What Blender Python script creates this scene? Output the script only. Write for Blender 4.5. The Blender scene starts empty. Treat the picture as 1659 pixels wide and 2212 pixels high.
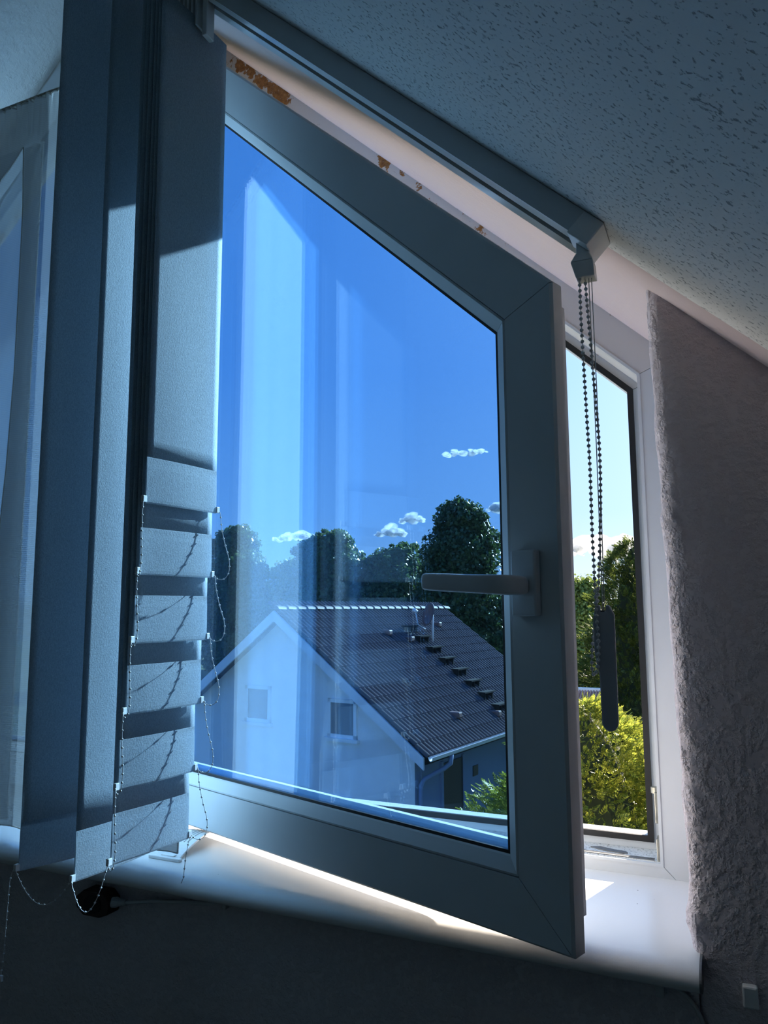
import bpy, bmesh, math, random
import numpy as np
from mathutils import Vector, Matrix

random.seed(7)
RNG = np.random.default_rng(7)
SC = bpy.context.scene
COL = SC.collection
rad = math.radians

# ------------------------------------------------------------------ camera
PITCH, ROLL, YAW = rad(7.22), rad(-0.3), rad(24.2)
CAM = Vector((0, 0, 1.45))
_fw = Vector((-math.sin(YAW) * math.cos(PITCH), math.cos(YAW) * math.cos(PITCH), math.sin(PITCH)))
_r0 = Vector((math.cos(YAW), math.sin(YAW), 0))
_u0 = _r0.cross(_fw)
_r = _r0 * math.cos(ROLL) + _u0 * math.sin(ROLL)
_u = _r.cross(_fw)
cam_data = bpy.data.cameras.new('camera')
cam_data.sensor_fit = 'HORIZONTAL'
cam_data.sensor_width = 36.0
cam_data.lens = 1640.0 / 1659.0 * 36.0
cam_data.clip_start = 0.02
cam_data.clip_end = 3000
cam = bpy.data.objects.new('camera', cam_data)
COL.objects.link(cam)
cam.matrix_world = Matrix(((_r.x, _u.x, -_fw.x, CAM.x), (_r.y, _u.y, -_fw.y, CAM.y), (_r.z, _u.z, -_fw.z, CAM.z), (0, 0, 0, 1)))
SC.camera = cam

# ------------------------------------------------------------------ sky, sun, exposure
SUN_EL = rad(24.6)
SUN_AZ = math.atan2(0.289, 0.957)          # to the right of straight out of the window
sun_dir = Vector((math.sin(SUN_AZ) * math.cos(SUN_EL), math.cos(SUN_AZ) * math.cos(SUN_EL), math.sin(SUN_EL)))
world = bpy.data.worlds.new('sky')
SC.world = world
world.use_nodes = True
wn, wl = world.node_tree.nodes, world.node_tree.links
wn.clear()
# clear summer sky: deep blue overhead, paler towards the horizon and around the sun
w_tc = wn.new('ShaderNodeTexCoord')
w_nv = wn.new('ShaderNodeVectorMath')
w_nv.operation = 'NORMALIZE'
wl.new(w_tc.outputs['Generated'], w_nv.inputs[0])
w_sep = wn.new('ShaderNodeSeparateXYZ')
wl.new(w_nv.outputs[0], w_sep.inputs[0])
w_ramp = wn.new('ShaderNodeValToRGB')
SKY = [(0.0, (0.30, 0.32, 0.28)), (0.02, (0.62, 0.78, 0.98)), (0.12, (0.36, 0.62, 1.0)), (0.30, (0.19, 0.47, 0.95)), (0.60, (0.14, 0.42, 0.92)), (1.0, (0.10, 0.33, 0.80))]
while len(w_ramp.color_ramp.elements) < len(SKY):
    w_ramp.color_ramp.elements.new(0.5)
for e_, (p_, c_) in zip(w_ramp.color_ramp.elements, SKY):
    e_.position = p_
    e_.color = (*c_, 1)
wl.new(w_sep.outputs[2], w_ramp.inputs[0])
w_dot = wn.new('ShaderNodeVectorMath')
w_dot.operation = 'DOT_PRODUCT'
wl.new(w_nv.outputs[0], w_dot.inputs[0])
w_dot.inputs[1].default_value = sun_dir
w_max = wn.new('ShaderNodeMath')
w_max.operation = 'MAXIMUM'
wl.new(w_dot.outputs['Value'], w_max.inputs[0])
w_pow = wn.new('ShaderNodeMath')
w_pow.operation = 'POWER'
wl.new(w_max.outputs[0], w_pow.inputs[0])
w_pow.inputs[1].default_value = 7.0
w_halo = wn.new('ShaderNodeMix')
w_halo.data_type = 'RGBA'
w_halo.blend_type = 'ADD'
w_mul = wn.new('ShaderNodeMath')
w_mul.operation = 'MULTIPLY'
wl.new(w_pow.outputs[0], w_mul.inputs[0])
w_mul.inputs[1].default_value = 0.55
wl.new(w_mul.outputs[0], w_halo.inputs[0])
wl.new(w_ramp.outputs[0], w_halo.inputs[6])
w_halo.inputs[7].default_value = (1.0, 0.97, 0.92, 1)
bg = wn.new('ShaderNodeBackground')
bg.inputs['Strength'].default_value = 0.77
wo = wn.new('ShaderNodeOutputWorld')
wl.new(w_halo.outputs[2], bg.inputs[0])
wl.new(bg.outputs[0], wo.inputs[0])
sun_data = bpy.data.lights.new('sun', 'SUN')
sun_data.energy = 17.5
sun_data.color = (1.0, 0.87, 0.72)
sun_data.angle = rad(0.55)
sun = bpy.data.objects.new('sun', sun_data)
COL.objects.link(sun)
sun.location = (8, 26, 14)
sun.rotation_euler = sun_dir.to_track_quat('Z', 'Y').to_euler()

vs = SC.view_settings
SC.display_settings.display_device = 'sRGB'
vs.view_transform = 'Standard'
vs.look = 'None'
vs.gamma = 1.0
vs.use_curve_mapping = False
vs.exposure = 0.62
try:
    SC.cycles.use_denoising = True
    SC.cycles.max_bounces = 7
    SC.cycles.diffuse_bounces = 3
    SC.cycles.glossy_bounces = 3
    SC.cycles.transmission_bounces = 4
    SC.cycles.transparent_max_bounces = 24
    SC.cycles.use_adaptive_sampling = True
    SC.cycles.adaptive_threshold = 0.1
    SC.cycles.sample_clamp_indirect = 8.0
except Exception:
    pass

# ------------------------------------------------------------------ materials
MATS = {}


def mat_new(name):
    m = bpy.data.materials.new(name)
    m.use_nodes = True
    n, l = m.node_tree.nodes, m.node_tree.links
    n.clear()
    out = n.new('ShaderNodeOutputMaterial')
    MATS[name] = m
    return m, n, l, out


def coords(n, l, scale=(1, 1, 1), rot=(0, 0, 0), kind='Object'):
    tc = n.new('ShaderNodeTexCoord')
    mp = n.new('ShaderNodeMapping')
    mp.inputs['Scale'].default_value = scale
    mp.inputs['Rotation'].default_value = rot
    l.new(tc.outputs[kind], mp.inputs[0])
    return mp.outputs[0]


def noise(n, l, vec, scale, detail=3, rough=0.55):
    t = n.new('ShaderNodeTexNoise')
    t.inputs['Scale'].default_value = scale
    t.inputs['Detail'].default_value = detail
    t.inputs['Roughness'].default_value = rough
    l.new(vec, t.inputs['Vector'])
    return t.outputs[0]


def ramp(n, l, fac, stops):
    r = n.new('ShaderNodeValToRGB')
    els = r.color_ramp.elements
    while len(els) < len(stops):
        els.new(0.5)
    for e, (p, c) in zip(els, stops):
        e.position = p
        e.color = (*c, 1) if len(c) == 3 else c
    l.new(fac, r.inputs[0])
    return r.outputs[0]


def math_n(n, l, op, a, b=None):
    m = n.new('ShaderNodeMath')
    m.operation = op
    for i, v in enumerate((a, b)):
        if v is None:
            continue
        if isinstance(v, (int, float)):
            m.inputs[i].default_value = v
        else:
            l.new(v, m.inputs[i])
    return m.outputs[0]


def mixc(n, l, fac, a, b):
    m = n.new('ShaderNodeMix')
    m.data_type = 'RGBA'
    for sock, v in ((m.inputs[0], fac), (m.inputs[6], a), (m.inputs[7], b)):
        if isinstance(v, (int, float)):
            sock.default_value = v
        elif isinstance(v, tuple):
            sock.default_value = (*v, 1)
        else:
            l.new(v, sock)
    return m.outputs[2]


def bump(n, l, h, strength=0.3, dist=0.002, prev=None):
    b = n.new('ShaderNodeBump')
    b.inputs['Strength'].default_value = strength
    b.inputs['Distance'].default_value = dist
    l.new(h, b.inputs['Height'])
    if prev is not None:
        l.new(prev, b.inputs['Normal'])
    return b.outputs[0]


def principled(n, l, out, color, rough=0.5, metal=0.0, spec=0.5, normal=None, trans=0.0):
    p = n.new('ShaderNodeBsdfPrincipled')
    if isinstance(color, tuple):
        p.inputs['Base Color'].default_value = (*color, 1)
    else:
        l.new(color, p.inputs['Base Color'])
    if isinstance(rough, (int, float)):
        p.inputs['Roughness'].default_value = rough
    else:
        l.new(rough, p.inputs['Roughness'])
    p.inputs['Metallic'].default_value = metal
    p.inputs['Specular IOR Level'].default_value = spec
    p.inputs['Transmission Weight'].default_value = trans
    if normal is not None:
        l.new(normal, p.inputs['Normal'])
    l.new(p.outputs[0], out.inputs[0])
    return p


def simple(name, color, rough=0.5, metal=0.0, var=0.06, scale=60, bmp=0.0, spec=0.5):
    m, n, l, out = mat_new(name)
    v = coords(n, l)
    f = noise(n, l, v, scale, 4)
    c = ramp(n, l, f, [(0.3, tuple(x * (1 - var) for x in color)), (0.7, tuple(min(1, x * (1 + var)) for x in color))])
    nm = bump(n, l, f, bmp, 0.001) if bmp else None
    principled(n, l, out, c, rough, metal, spec, nm)
    return m


def make_materials():
    simple('pvc', (0.63, 0.65, 0.67), 0.33, var=0.03, scale=12)
    simple('pvc_dirty', (0.72, 0.71, 0.70), 0.42, var=0.12, scale=25)
    simple('rubber', (0.006, 0.006, 0.007), 0.55, var=0.2)
    simple('rubber_grey', (0.16, 0.16, 0.16), 0.6, var=0.25, scale=120)
    simple('handle_plastic', (0.62, 0.63, 0.65), 0.28, var=0.02)
    simple('blind_plastic', (0.80, 0.80, 0.80), 0.3, var=0.02)
    simple('bead_plastic', (0.72, 0.70, 0.70), 0.3, var=0.02)
    simple('weight_plastic', (0.50, 0.49, 0.53), 0.35, var=0.02)
    simple('rail_paint', (0.60, 0.63, 0.66), 0.32, var=0.03, scale=8)
    simple('rail_lip', (0.86, 0.88, 0.90), 0.12, var=0.02, scale=8)
    simple('dark_inside', (0.01, 0.01, 0.012), 0.8)
    simple('steel', (0.42, 0.40, 0.34), 0.38, 0.85, var=0.25, scale=90)
    simple('socket_dark', (0.025, 0.008, 0.008), 0.4)
    simple('cable_white', (0.55, 0.55, 0.55), 0.4)
    simple('fascia', (0.78, 0.80, 0.84), 0.5, var=0.05, scale=6)
    simple('gutter', (0.80, 0.80, 0.82), 0.3, var=0.04)
    simple('door_dark', (0.035, 0.03, 0.032), 0.5)
    simple('dish', (0.17, 0.10, 0.09), 0.45, var=0.08, scale=8)
    simple('roof_steel', (0.02, 0.02, 0.02), 0.95, spec=0.1)
    simple('bark', (0.10, 0.07, 0.05), 0.9, var=0.4, scale=10, bmp=0.4)
    simple('window_glass_far', (0.10, 0.13, 0.18), 0.06, var=0.02)
    simple('clay_tile', (0.46, 0.22, 0.16), 0.7, var=0.3, scale=8)
    simple('shed_wall', (0.50, 0.46, 0.42), 0.8, var=0.1)

    # plaster of the front wall: coarse roughcast
    def plaster(name, col, s1, b1, s2, b2, spots=False, stretch=(1, 1, 1)):
        m, n, l, out = mat_new(name)
        v = coords(n, l, stretch)
        big = noise(n, l, v, s1, 4, 0.6)
        fine = noise(n, l, v, s2, 3, 0.6)
        c = mixc(n, l, noise(n, l, v, 5, 3), tuple(x * 0.9 for x in col), col)
        if spots:
            vo = n.new('ShaderNodeTexVoronoi')
            vo.inputs['Scale'].default_value = 9
            l.new(v, vo.inputs['Vector'])
            gate = math_n(n, l, 'GREATER_THAN', noise(n, l, v, 2.3, 2), 0.56)
            sp = math_n(n, l, 'LESS_THAN', vo.outputs[0], 0.09)
            c = mixc(n, l, math_n(n, l, 'MULTIPLY', sp, gate), c, (0.03, 0.03, 0.03))
        b = bump(n, l, fine, b2, 0.0012)
        b = bump(n, l, ramp(n, l, big, [(0.42, (0, 0, 0)), (0.68, (1, 1, 1))]), b1, 0.006, b)
        principled(n, l, out, c, 0.88, spec=0.25, normal=b)

    plaster('wall_plaster', (0.82, 0.72, 0.74), 85, 0.6, 300, 0.4)
    plaster('wall_plaster_low', (0.72, 0.67, 0.69), 110, 0.5, 330, 0.3, True)
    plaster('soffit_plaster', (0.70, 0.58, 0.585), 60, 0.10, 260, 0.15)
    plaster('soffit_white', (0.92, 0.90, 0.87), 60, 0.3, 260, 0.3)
    plaster('room_plaster', (0.66, 0.63, 0.60), 40, 0.15, 200, 0.15)
    plaster('floor_boards', (0.64, 0.58, 0.50), 40, 0.15, 200, 0.15)

    # sloped ceiling: pitted stucco with short dark scratches along the slope
    m, n, l, out = mat_new('ceiling_stucco')
    v = coords(n, l, (1, 1, 1), (0, rad(43.2), 0))
    mp = n.new('ShaderNodeMapping')
    mp.inputs['Scale'].default_value = (75, 260, 200)
    l.new(v, mp.inputs[0])
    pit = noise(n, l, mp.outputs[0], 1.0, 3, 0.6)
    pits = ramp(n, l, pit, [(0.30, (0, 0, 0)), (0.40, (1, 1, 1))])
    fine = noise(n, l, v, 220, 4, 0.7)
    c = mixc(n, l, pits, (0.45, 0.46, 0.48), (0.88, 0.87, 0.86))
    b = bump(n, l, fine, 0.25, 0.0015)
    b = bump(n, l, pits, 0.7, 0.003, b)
    principled(n, l, out, c, 0.9, spec=0.2, normal=b)

    # fixed frame with rust-coloured peeling patches along the upper edge
    m, n, l, out = mat_new('pvc_stained')
    v = coords(n, l)
    sep = n.new('ShaderNodeSeparateXYZ')
    tc = n.new('ShaderNodeTexCoord')
    l.new(tc.outputs['Object'], sep.inputs[0])
    # height above the upper face edge of the frame (0 at step edge, 0.05 at the soffit)
    zz = math_n(n, l, 'ADD', math_n(n, l, 'ADD', sep.outputs[2], 1.06 - 0.6 * 0.939), math_n(n, l, 'MULTIPLY', sep.outputs[0], 0.939))
    near_top = ramp(n, l, math_n(n, l, 'MULTIPLY', math_n(n, l, 'SUBTRACT', zz, 1.694), 14.0), [(0.15, (0, 0, 0)), (0.62, (1, 1, 1))])
    along = ramp(n, l, math_n(n, l, 'ADD', sep.outputs[0], 0.5),
                 [(0.10, (0, 0, 0)), (0.21, (0.55,) * 3), (0.30, (1, 1, 1)), (0.385, (0.85,) * 3), (0.40, (0, 0, 0)), (0.55, (0.12,) * 3),
                  (0.585, (0.75,) * 3), (0.645, (0.7,) * 3), (0.665, (0.25,) * 3), (0.70, (0.5,) * 3), (0.76, (0.4,) * 3), (0.80, (0, 0, 0))])
    pn = noise(n, l, v, 38, 5, 0.65)
    k = math_n(n, l, 'MULTIPLY', math_n(n, l, 'MULTIPLY', near_top, along), 1.0)
    mask = ramp(n, l, math_n(n, l, 'ADD', math_n(n, l, 'MULTIPLY', k, 0.29), pn), [(0.70, (0, 0, 0)), (0.735, (1, 1, 1))])
    rust = ramp(n, l, noise(n, l, v, 130, 4, 0.7), [(0.3, (0.18, 0.07, 0.02)), (0.6, (0.42, 0.19, 0.05)), (0.75, (0.55, 0.40, 0.28))])
    c = mixc(n, l, mask, (0.66, 0.63, 0.61), rust)
    principled(n, l, out, c, 0.5, normal=bump(n, l, mask, 0.5, 0.001))

    # sill: glossy white laminate, speckled
    m, n, l, out = mat_new('sill_laminate')
    v = coords(n, l)
    vo = n.new('ShaderNodeTexVoronoi')
    vo.inputs['Scale'].default_value = 55
    l.new(v, vo.inputs['Vector'])
    sp = math_n(n, l, 'MULTIPLY', math_n(n, l, 'LESS_THAN', vo.outputs[0], 0.045), math_n(n, l, 'GREATER_THAN', noise(n, l, v, 14, 2), 0.56))
    c = mixc(n, l, sp, (0.82, 0.81, 0.80), (0.12, 0.1, 0.09))
    principled(n, l, out, c, 0.22, normal=bump(n, l, noise(n, l, v, 400, 2), 0.04, 0.001))

    m, n, l, out = mat_new('rebate_dirt')
    v = coords(n, l)
    d = ramp(n, l, noise(n, l, v, 260, 4, 0.75), [(0.36, (0.10, 0.09, 0.08)), (0.45, (0.80, 0.80, 0.78))])
    principled(n, l, out, d, 0.6)

    # slat fabric: silvery woven cloth, slightly translucent, fine sparkle
    m, n, l, out = mat_new('slat_fabric')
    v = coords(n, l, (1, 1, 0.35))
    w = noise(n, l, v, 900, 3, 0.7)
    cross = noise(n, l, coords(n, l, (0.4, 0.4, 1)), 1100, 2, 0.6)
    wv = math_n(n, l, 'ADD', math_n(n, l, 'MULTIPLY', w, 0.6), math_n(n, l, 'MULTIPLY', cross, 0.4))
    c = ramp(n, l, wv, [(0.35, (0.46, 0.55, 0.63)), (0.62, (0.72, 0.81, 0.88))])
    b = bump(n, l, wv, 0.8, 0.0009)
    d = n.new('ShaderNodeBsdfPrincipled')
    l.new(c, d.inputs['Base Color'])
    d.inputs['Roughness'].default_value = 0.7
    d.inputs['Metallic'].default_value = 0.0
    d.inputs['Sheen Weight'].default_value = 0.1
    d.inputs['Sheen Roughness'].default_value = 0.4
    d.inputs['Specular IOR Level'].default_value = 0.5
    l.new(b, d.inputs['Normal'])
    t = n.new('ShaderNodeBsdfTranslucent')
    l.new(c, t.inputs[0])
    mx = n.new('ShaderNodeMixShader')
    mx.inputs[0].default_value = 0.45
    l.new(d.outputs[0], mx.inputs[1])
    l.new(t.outputs[0], mx.inputs[2])
    l.new(mx.outputs[0], out.inputs[0])

    # sheer voile
    def voile(name, alpha, col):
        m, n, l, out = mat_new(name)
        v = coords(n, l)
        w = n.new('ShaderNodeTexWave')
        w.bands_direction = 'Z'
        w.inputs['Scale'].default_value = 90
        w.inputs['Distortion'].default_value = 1.5
        l.new(v, w.inputs['Vector'])
        d = n.new('ShaderNodeBsdfDiffuse')
        d.inputs[0].default_value = (*col, 1)
        t = n.new('ShaderNodeBsdfTranslucent')
        t.inputs[0].default_value = (*col, 1)
        a = n.new('ShaderNodeMixShader')
        a.inputs[0].default_value = 0.05
        l.new(d.outputs[0], a.inputs[1])
        l.new(t.outputs[0], a.inputs[2])
        tr = n.new('ShaderNodeBsdfTransparent')
        mx = n.new('ShaderNodeMixShader')
        f = math_n(n, l, 'ADD', math_n(n, l, 'MULTIPLY', w.outputs[1], 0.08), alpha)
        l.new(f, mx.inputs[0])
        l.new(tr.outputs[0], mx.inputs[1])
        l.new(a.outputs[0], mx.inputs[2])
        l.new(mx.outputs[0], out.inputs[0])
    voile('voile', 0.82, (0.88, 0.91, 0.93))
    voile('voile_hem', 0.85, (0.92, 0.90, 0.86))

    # window glass: bluish solar-control pane; transmits with a tint and mirrors a little (Schlick)
    def glass(name, tint, r0):
        m, n, l, out = mat_new(name)
        g = n.new('ShaderNodeNewGeometry')
        dt = n.new('ShaderNodeVectorMath')
        dt.operation = 'DOT_PRODUCT'
        l.new(g.outputs['Incoming'], dt.inputs[0])
        l.new(g.outputs['Normal'], dt.inputs[1])
        c1 = math_n(n, l, 'SUBTRACT', 1.0, math_n(n, l, 'ABSOLUTE', dt.outputs['Value']))
        p5 = math_n(n, l, 'POWER', c1, 5.0)
        fr = math_n(n, l, 'ADD', math_n(n, l, 'MULTIPLY', p5, 1 - r0), r0)
        tr = n.new('ShaderNodeBsdfTransparent')
        tr.inputs[0].default_value = (*tint, 1)
        gl = n.new('ShaderNodeBsdfGlossy')
        gl.inputs['Roughness'].default_value = 0.0
        gl.inputs[0].default_value = (1, 1, 1, 1)
        mx = n.new('ShaderNodeMixShader')
        l.new(fr, mx.inputs[0])
        l.new(tr.outputs[0], mx.inputs[1])
        l.new(gl.outputs[0], mx.inputs[2])
        l.new(mx.outputs[0], out.inputs[0])
    glass('glass_tinted', GLASS_T, 0.065)

    # outside
    m, n, l, out = mat_new('grass')
    v = coords(n, l)
    c = ramp(n, l, noise(n, l, v, 0.6, 6, 0.7), [(0.3, (0.05, 0.075, 0.02)), (0.55, (0.11, 0.125, 0.05)), (0.75, (0.20, 0.17, 0.09))])
    principled(n, l, out, c, 0.95, spec=0.1)

    def leaf(name, c0, c1, trans=0.35):
        m, n, l, out = mat_new(name)
        v = coords(n, l)
        g = n.new('ShaderNodeNewGeometry')
        c = mixc(n, l, g.outputs['Random Per Island'], c0, c1)
        d = n.new('ShaderNodeBsdfPrincipled')
        l.new(c, d.inputs['Base Color'])
        d.inputs['Roughness'].default_value = 0.38
        d.inputs['Specular IOR Level'].default_value = 0.5
        t = n.new('ShaderNodeBsdfTranslucent')
        l.new(c, t.inputs[0])
        mx = n.new('ShaderNodeMixShader')
        mx.inputs[0].default_value = trans
        l.new(d.outputs[0], mx.inputs[1])
        l.new(t.outputs[0], mx.inputs[2])
        l.new(mx.outputs[0], out.inputs[0])
    leaf('leaf_dark', (0.030, 0.065, 0.018), (0.085, 0.14, 0.035), 0.3)
    leaf('leaf_mid', (0.050, 0.10, 0.02), (0.14, 0.20, 0.05), 0.35)
    leaf('leaf_light', (0.11, 0.17, 0.03), (0.26, 0.32, 0.08), 0.4)
    leaf('leaf_conifer', (0.10, 0.15, 0.02), (0.42, 0.43, 0.06), 0.4)
    leaf('leaf_conifer_dark', (0.03, 0.06, 0.015), (0.15, 0.19, 0.04), 0.35)

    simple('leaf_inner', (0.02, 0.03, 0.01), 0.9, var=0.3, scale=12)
    simple('house_wall', (0.80, 0.82, 0.85), 0.9, var=0.04, scale=3)
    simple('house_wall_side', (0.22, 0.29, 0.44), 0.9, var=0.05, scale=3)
    simple('roof_tile', (0.135, 0.112, 0.112), 0.6, var=0.30, scale=6, spec=0.25)
    m, n, l, out = mat_new('cloud')
    d = n.new('ShaderNodeBsdfDiffuse')
    d.inputs[0].default_value = (0.95, 0.95, 0.96, 1)
    t = n.new('ShaderNodeBsdfTranslucent')
    t.inputs[0].default_value = (0.95, 0.95, 0.96, 1)
    a = n.new('ShaderNodeMixShader')
    a.inputs[0].default_value = 0.6
    l.new(d.outputs[0], a.inputs[1])
    l.new(t.outputs[0], a.inputs[2])
    tr = n.new('ShaderNodeBsdfTransparent')
    lw = n.new('ShaderNodeLayerWeight')
    v = coords(n, l)
    e = ramp(n, l, math_n(n, l, 'ADD', lw.outputs['Facing'], math_n(n, l, 'MULTIPLY', noise(n, l, v, 0.09, 5, 0.7), 0.5)), [(0.45, (.55, .55, .55)), (1.05, (0, 0, 0))])
    mx = n.new('ShaderNodeMixShader')
    l.new(e, mx.inputs[0])
    l.new(tr.outputs[0], mx.inputs[1])
    l.new(a.outputs[0], mx.inputs[2])
    l.new(mx.outputs[0], out.inputs[0])


GLASS_T = (0.70, 0.84, 0.955)   # per pane surface, four surfaces in all
make_materials()

# ------------------------------------------------------------------ object helpers
ORG = {}


def tag(o, label=None, cat=None, group=None, kind=None):
    if label:
        o['label'] = label
    if cat:
        o['category'] = cat
    if group:
        o['group'] = group
    if kind:
        o['kind'] = kind
    return o


def empty(name, loc, label=None, cat=None, group=None, kind=None):
    o = bpy.data.objects.new(name, None)
    o.empty_display_size = 0.05
    COL.objects.link(o)
    o.location = loc
    ORG[o] = Vector(loc)
    return tag(o, label, cat, group, kind)


def obj(name, verts, faces, mat, parent=None, smooth=False, label=None, cat=None, group=None, kind=None, origin=None):
    """Verts are world coordinates; the object sits at its parent's origin (or at `origin`)."""
    o_w = ORG[parent] if parent is not None else Vector(origin if origin is not None else (0, 0, 0))
    me = bpy.data.meshes.new(name)
    v = np.asarray(verts, dtype=float) - np.array(o_w)
    me.from_pydata(v.tolist(), [], [list(f) for f in faces])
    me.validate()
    if smooth:
        me.polygons.foreach_set('use_smooth', [True] * len(me.polygons))
    o = bpy.data.objects.new(name, me)
    if mat:
        me.materials.append(MATS[mat])
    COL.objects.link(o)
    if parent is not None:
        o.parent = parent
    else:
        o.location = o_w
    ORG[o] = o_w
    return tag(o, label, cat, group, kind)


def fix_normals(o):
    bm = bmesh.new()
    bm.from_mesh(o.data)
    bmesh.ops.recalc_face_normals(bm, faces=bm.faces)
    bm.to_mesh(o.data)
    bm.free()
    return o


def bevel(o, w, seg=2):
    md = o.modifiers.new('bevel', 'BEVEL')
    md.width = w
    md.segments = seg
    md.limit_method = 'ANGLE'
    md.angle_limit = rad(35)
    return o


class MB:
    def __init__(s):
        s.v, s.f = [], []

    def add(s, v, f):
        k = len(s.v)
        s.v += [tuple(p) for p in v]
        s.f += [tuple(i + k for i in q) for q in f]
        return s

    def box(s, a, b, M=None):
        x0, y0, z0 = a
        x1, y1, z1 = b
        v = [(x, y, z) for x in (x0, x1) for y in (y0, y1) for z in (z0, z1)]
        if M is not None:
            v = [M(*p) for p in v]
        return s.add(v, [(0, 1, 3, 2), (4, 6, 7, 5), (0, 4, 5, 1), (2, 3, 7, 6), (0, 2, 6, 4), (1, 5, 7, 3)])

    def prism(s, pts0, pts1):
        n = len(pts0)
        f = [tuple(range(n))[::-1], tuple(range(n, 2 * n))]
        f += [(i, (i + 1) % n, n + (i + 1) % n, n + i) for i in range(n)]
        return s.add(list(pts0) + list(pts1), f)

    def tube(s, path, r, n=8, cap=True):
        path = [Vector(p) for p in path]
        rr = r if isinstance(r, (list, tuple)) else [r] * len(path)
        rings = []
        prev = None
        for i, p in enumerate(path):
            a = path[max(i - 1, 0)]
            b = path[min(i + 1, len(path) - 1)]
            t = (b - a)
            t = t.normalized() if t.length > 1e-9 else Vector((0, 0, 1))
            if prev is None:
                ref = Vector((0, 0, 1)) if abs(t.z) < 0.9 else Vector((1, 0, 0))
                x = t.cross(ref).normalized()
            else:
                x = (prev - t * prev.dot(t)).normalized()
            prev = x
            y = t.cross(x)
            rings.append([p + (x * math.cos(2 * math.pi * k / n) + y * math.sin(2 * math.pi * k / n)) * rr[i] for k in range(n)])
        v = [q for ring in rings for q in ring]
        f = []
        for i in range(len(rings) - 1):
            for k in range(n):
                f.append((i * n + k, i * n + (k + 1) % n, (i + 1) * n + (k + 1) % n, (i + 1) * n + k))
        if cap:
            f.append(tuple(range(n))[::-1])
            f.append(tuple((len(rings) - 1) * n + k for k in range(n)))
        return s.add(v, f)

    def sphere(s, c, r, nu=8, nv=6, sc=(1, 1, 1)):
        v = [(c[0], c[1], c[2] + r * sc[2])]
        for j in range(1, nv):
            ph = math.pi * j / nv
            for i in range(nu):
                th = 2 * math.pi * i / nu
                v.append((c[0] + r * sc[0] * math.sin(ph) * math.cos(th), c[1] + r * sc[1] * math.sin(ph) * math.sin(th), c[2] + r * sc[2] * math.cos(ph)))
        v.append((c[0], c[1], c[2] - r * sc[2]))
        f = [(0, 1 + i, 1 + (i + 1) % nu) for i in range(nu)]
        for j in range(nv - 2):
            for i in range(nu):
                a = 1 + j * nu + i
                b = 1 + j * nu + (i + 1) % nu
                f.append((a, a + nu, b + nu, b))
        last = len(v) - 1
        k = 1 + (nv - 2) * nu
        f += [(last, k + (i + 1) % nu, k + i) for i in range(nu)]
        return s.add(v, f)

    def build(s, name, mat, parent=None, **kw):
        fix = kw.pop('fix', True)
        o = obj(name, s.v, s.f, mat, parent, **kw)
        return fix_normals(o) if fix else o


def grid(nx, ny):
    return [(j * nx + i, j * nx + i + 1, (j + 1) * nx + i + 1, (j + 1) * nx + i) for j in range(ny - 1) for i in range(nx - 1)]


def smooth_path(pts, n=8):
    """Catmull-Rom through points."""
    P = [Vector(p) for p in pts]
    P = [P[0] * 2 - P[1]] + P + [P[-1] * 2 - P[-2]]
    out = []
    for i in range(1, len(P) - 2):
        p0, p1, p2, p3 = P[i - 1], P[i], P[i + 1], P[i + 2]
        for k in range(n):
            t = k / n
            out.append(0.5 * ((2 * p1) + (p2 - p0) * t + (2 * p0 - 5 * p1 + 4 * p2 - p3) * t * t + (3 * p1 - p0 - 3 * p2 + p3) * t ** 3))
    out.append(P[-2])
    return out


def resample(path, step):
    out = [path[0].copy()]
    acc = 0.0
    for a, b in zip(path[:-1], path[1:]):
        d = (b - a).length
        while acc + d >= step and d > 0:
            t = (step - acc) / d
            a = a + (b - a) * t
            out.append(a.copy())
            d = (b - a).length
            acc = 0.0
        acc += d
    return out


# ------------------------------------------------------------------ the attic room
TS = math.tan(rad(43.2))        # roof slope
CS = math.cos(rad(43.2))
SN = math.sin(rad(43.2))
Z0 = 1.7635                     # ceiling plane: z = Z0 - TS * x
RX = -1.17                      # ridge
ZR = Z0 - TS * RX


def ceil_z(x):
    return ZR - TS * abs(x - RX)


def wall_y(z):
    return 0.916 + (1.83 - z) * 0.022


YB = -3.2      # back of the room
YO = 1.30      # outer face of the gable wall
XR, XL = 1.74, 2 * RX - 1.74

obj('floor', [(XL, YB, 0), (XR, YB, 0), (XR, 1.1, 0), (XL, 1.1, 0), (XL, YB, -.2), (XR, YB, -.2), (XR, 1.1, -.2), (XL, 1.1, -.2)],
    [(0, 1, 2, 3), (7, 6, 5, 4), (0, 4, 5, 1), (1, 5, 6, 2), (2, 6, 7, 3), (3, 7, 4, 0)], 'floor_boards', kind='structure')


def slab(name, x_lo, y0, y1, mat):
    a, b = (RX, ZR), (x_lo, ceil_z(x_lo))
    t = 0.22
    sgn = 1 if x_lo > RX else -1
    nx, nz = SN * sgn * t, CS * t
    pr = [a, b, (b[0] + nx, b[1] + nz), (a[0], a[1] + t / CS)]
    m = MB().prism([(p[0], y0, p[1]) for p in pr], [(p[0], y1, p[1]) for p in pr])
    return m.build(name, mat, kind='structure')


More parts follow.
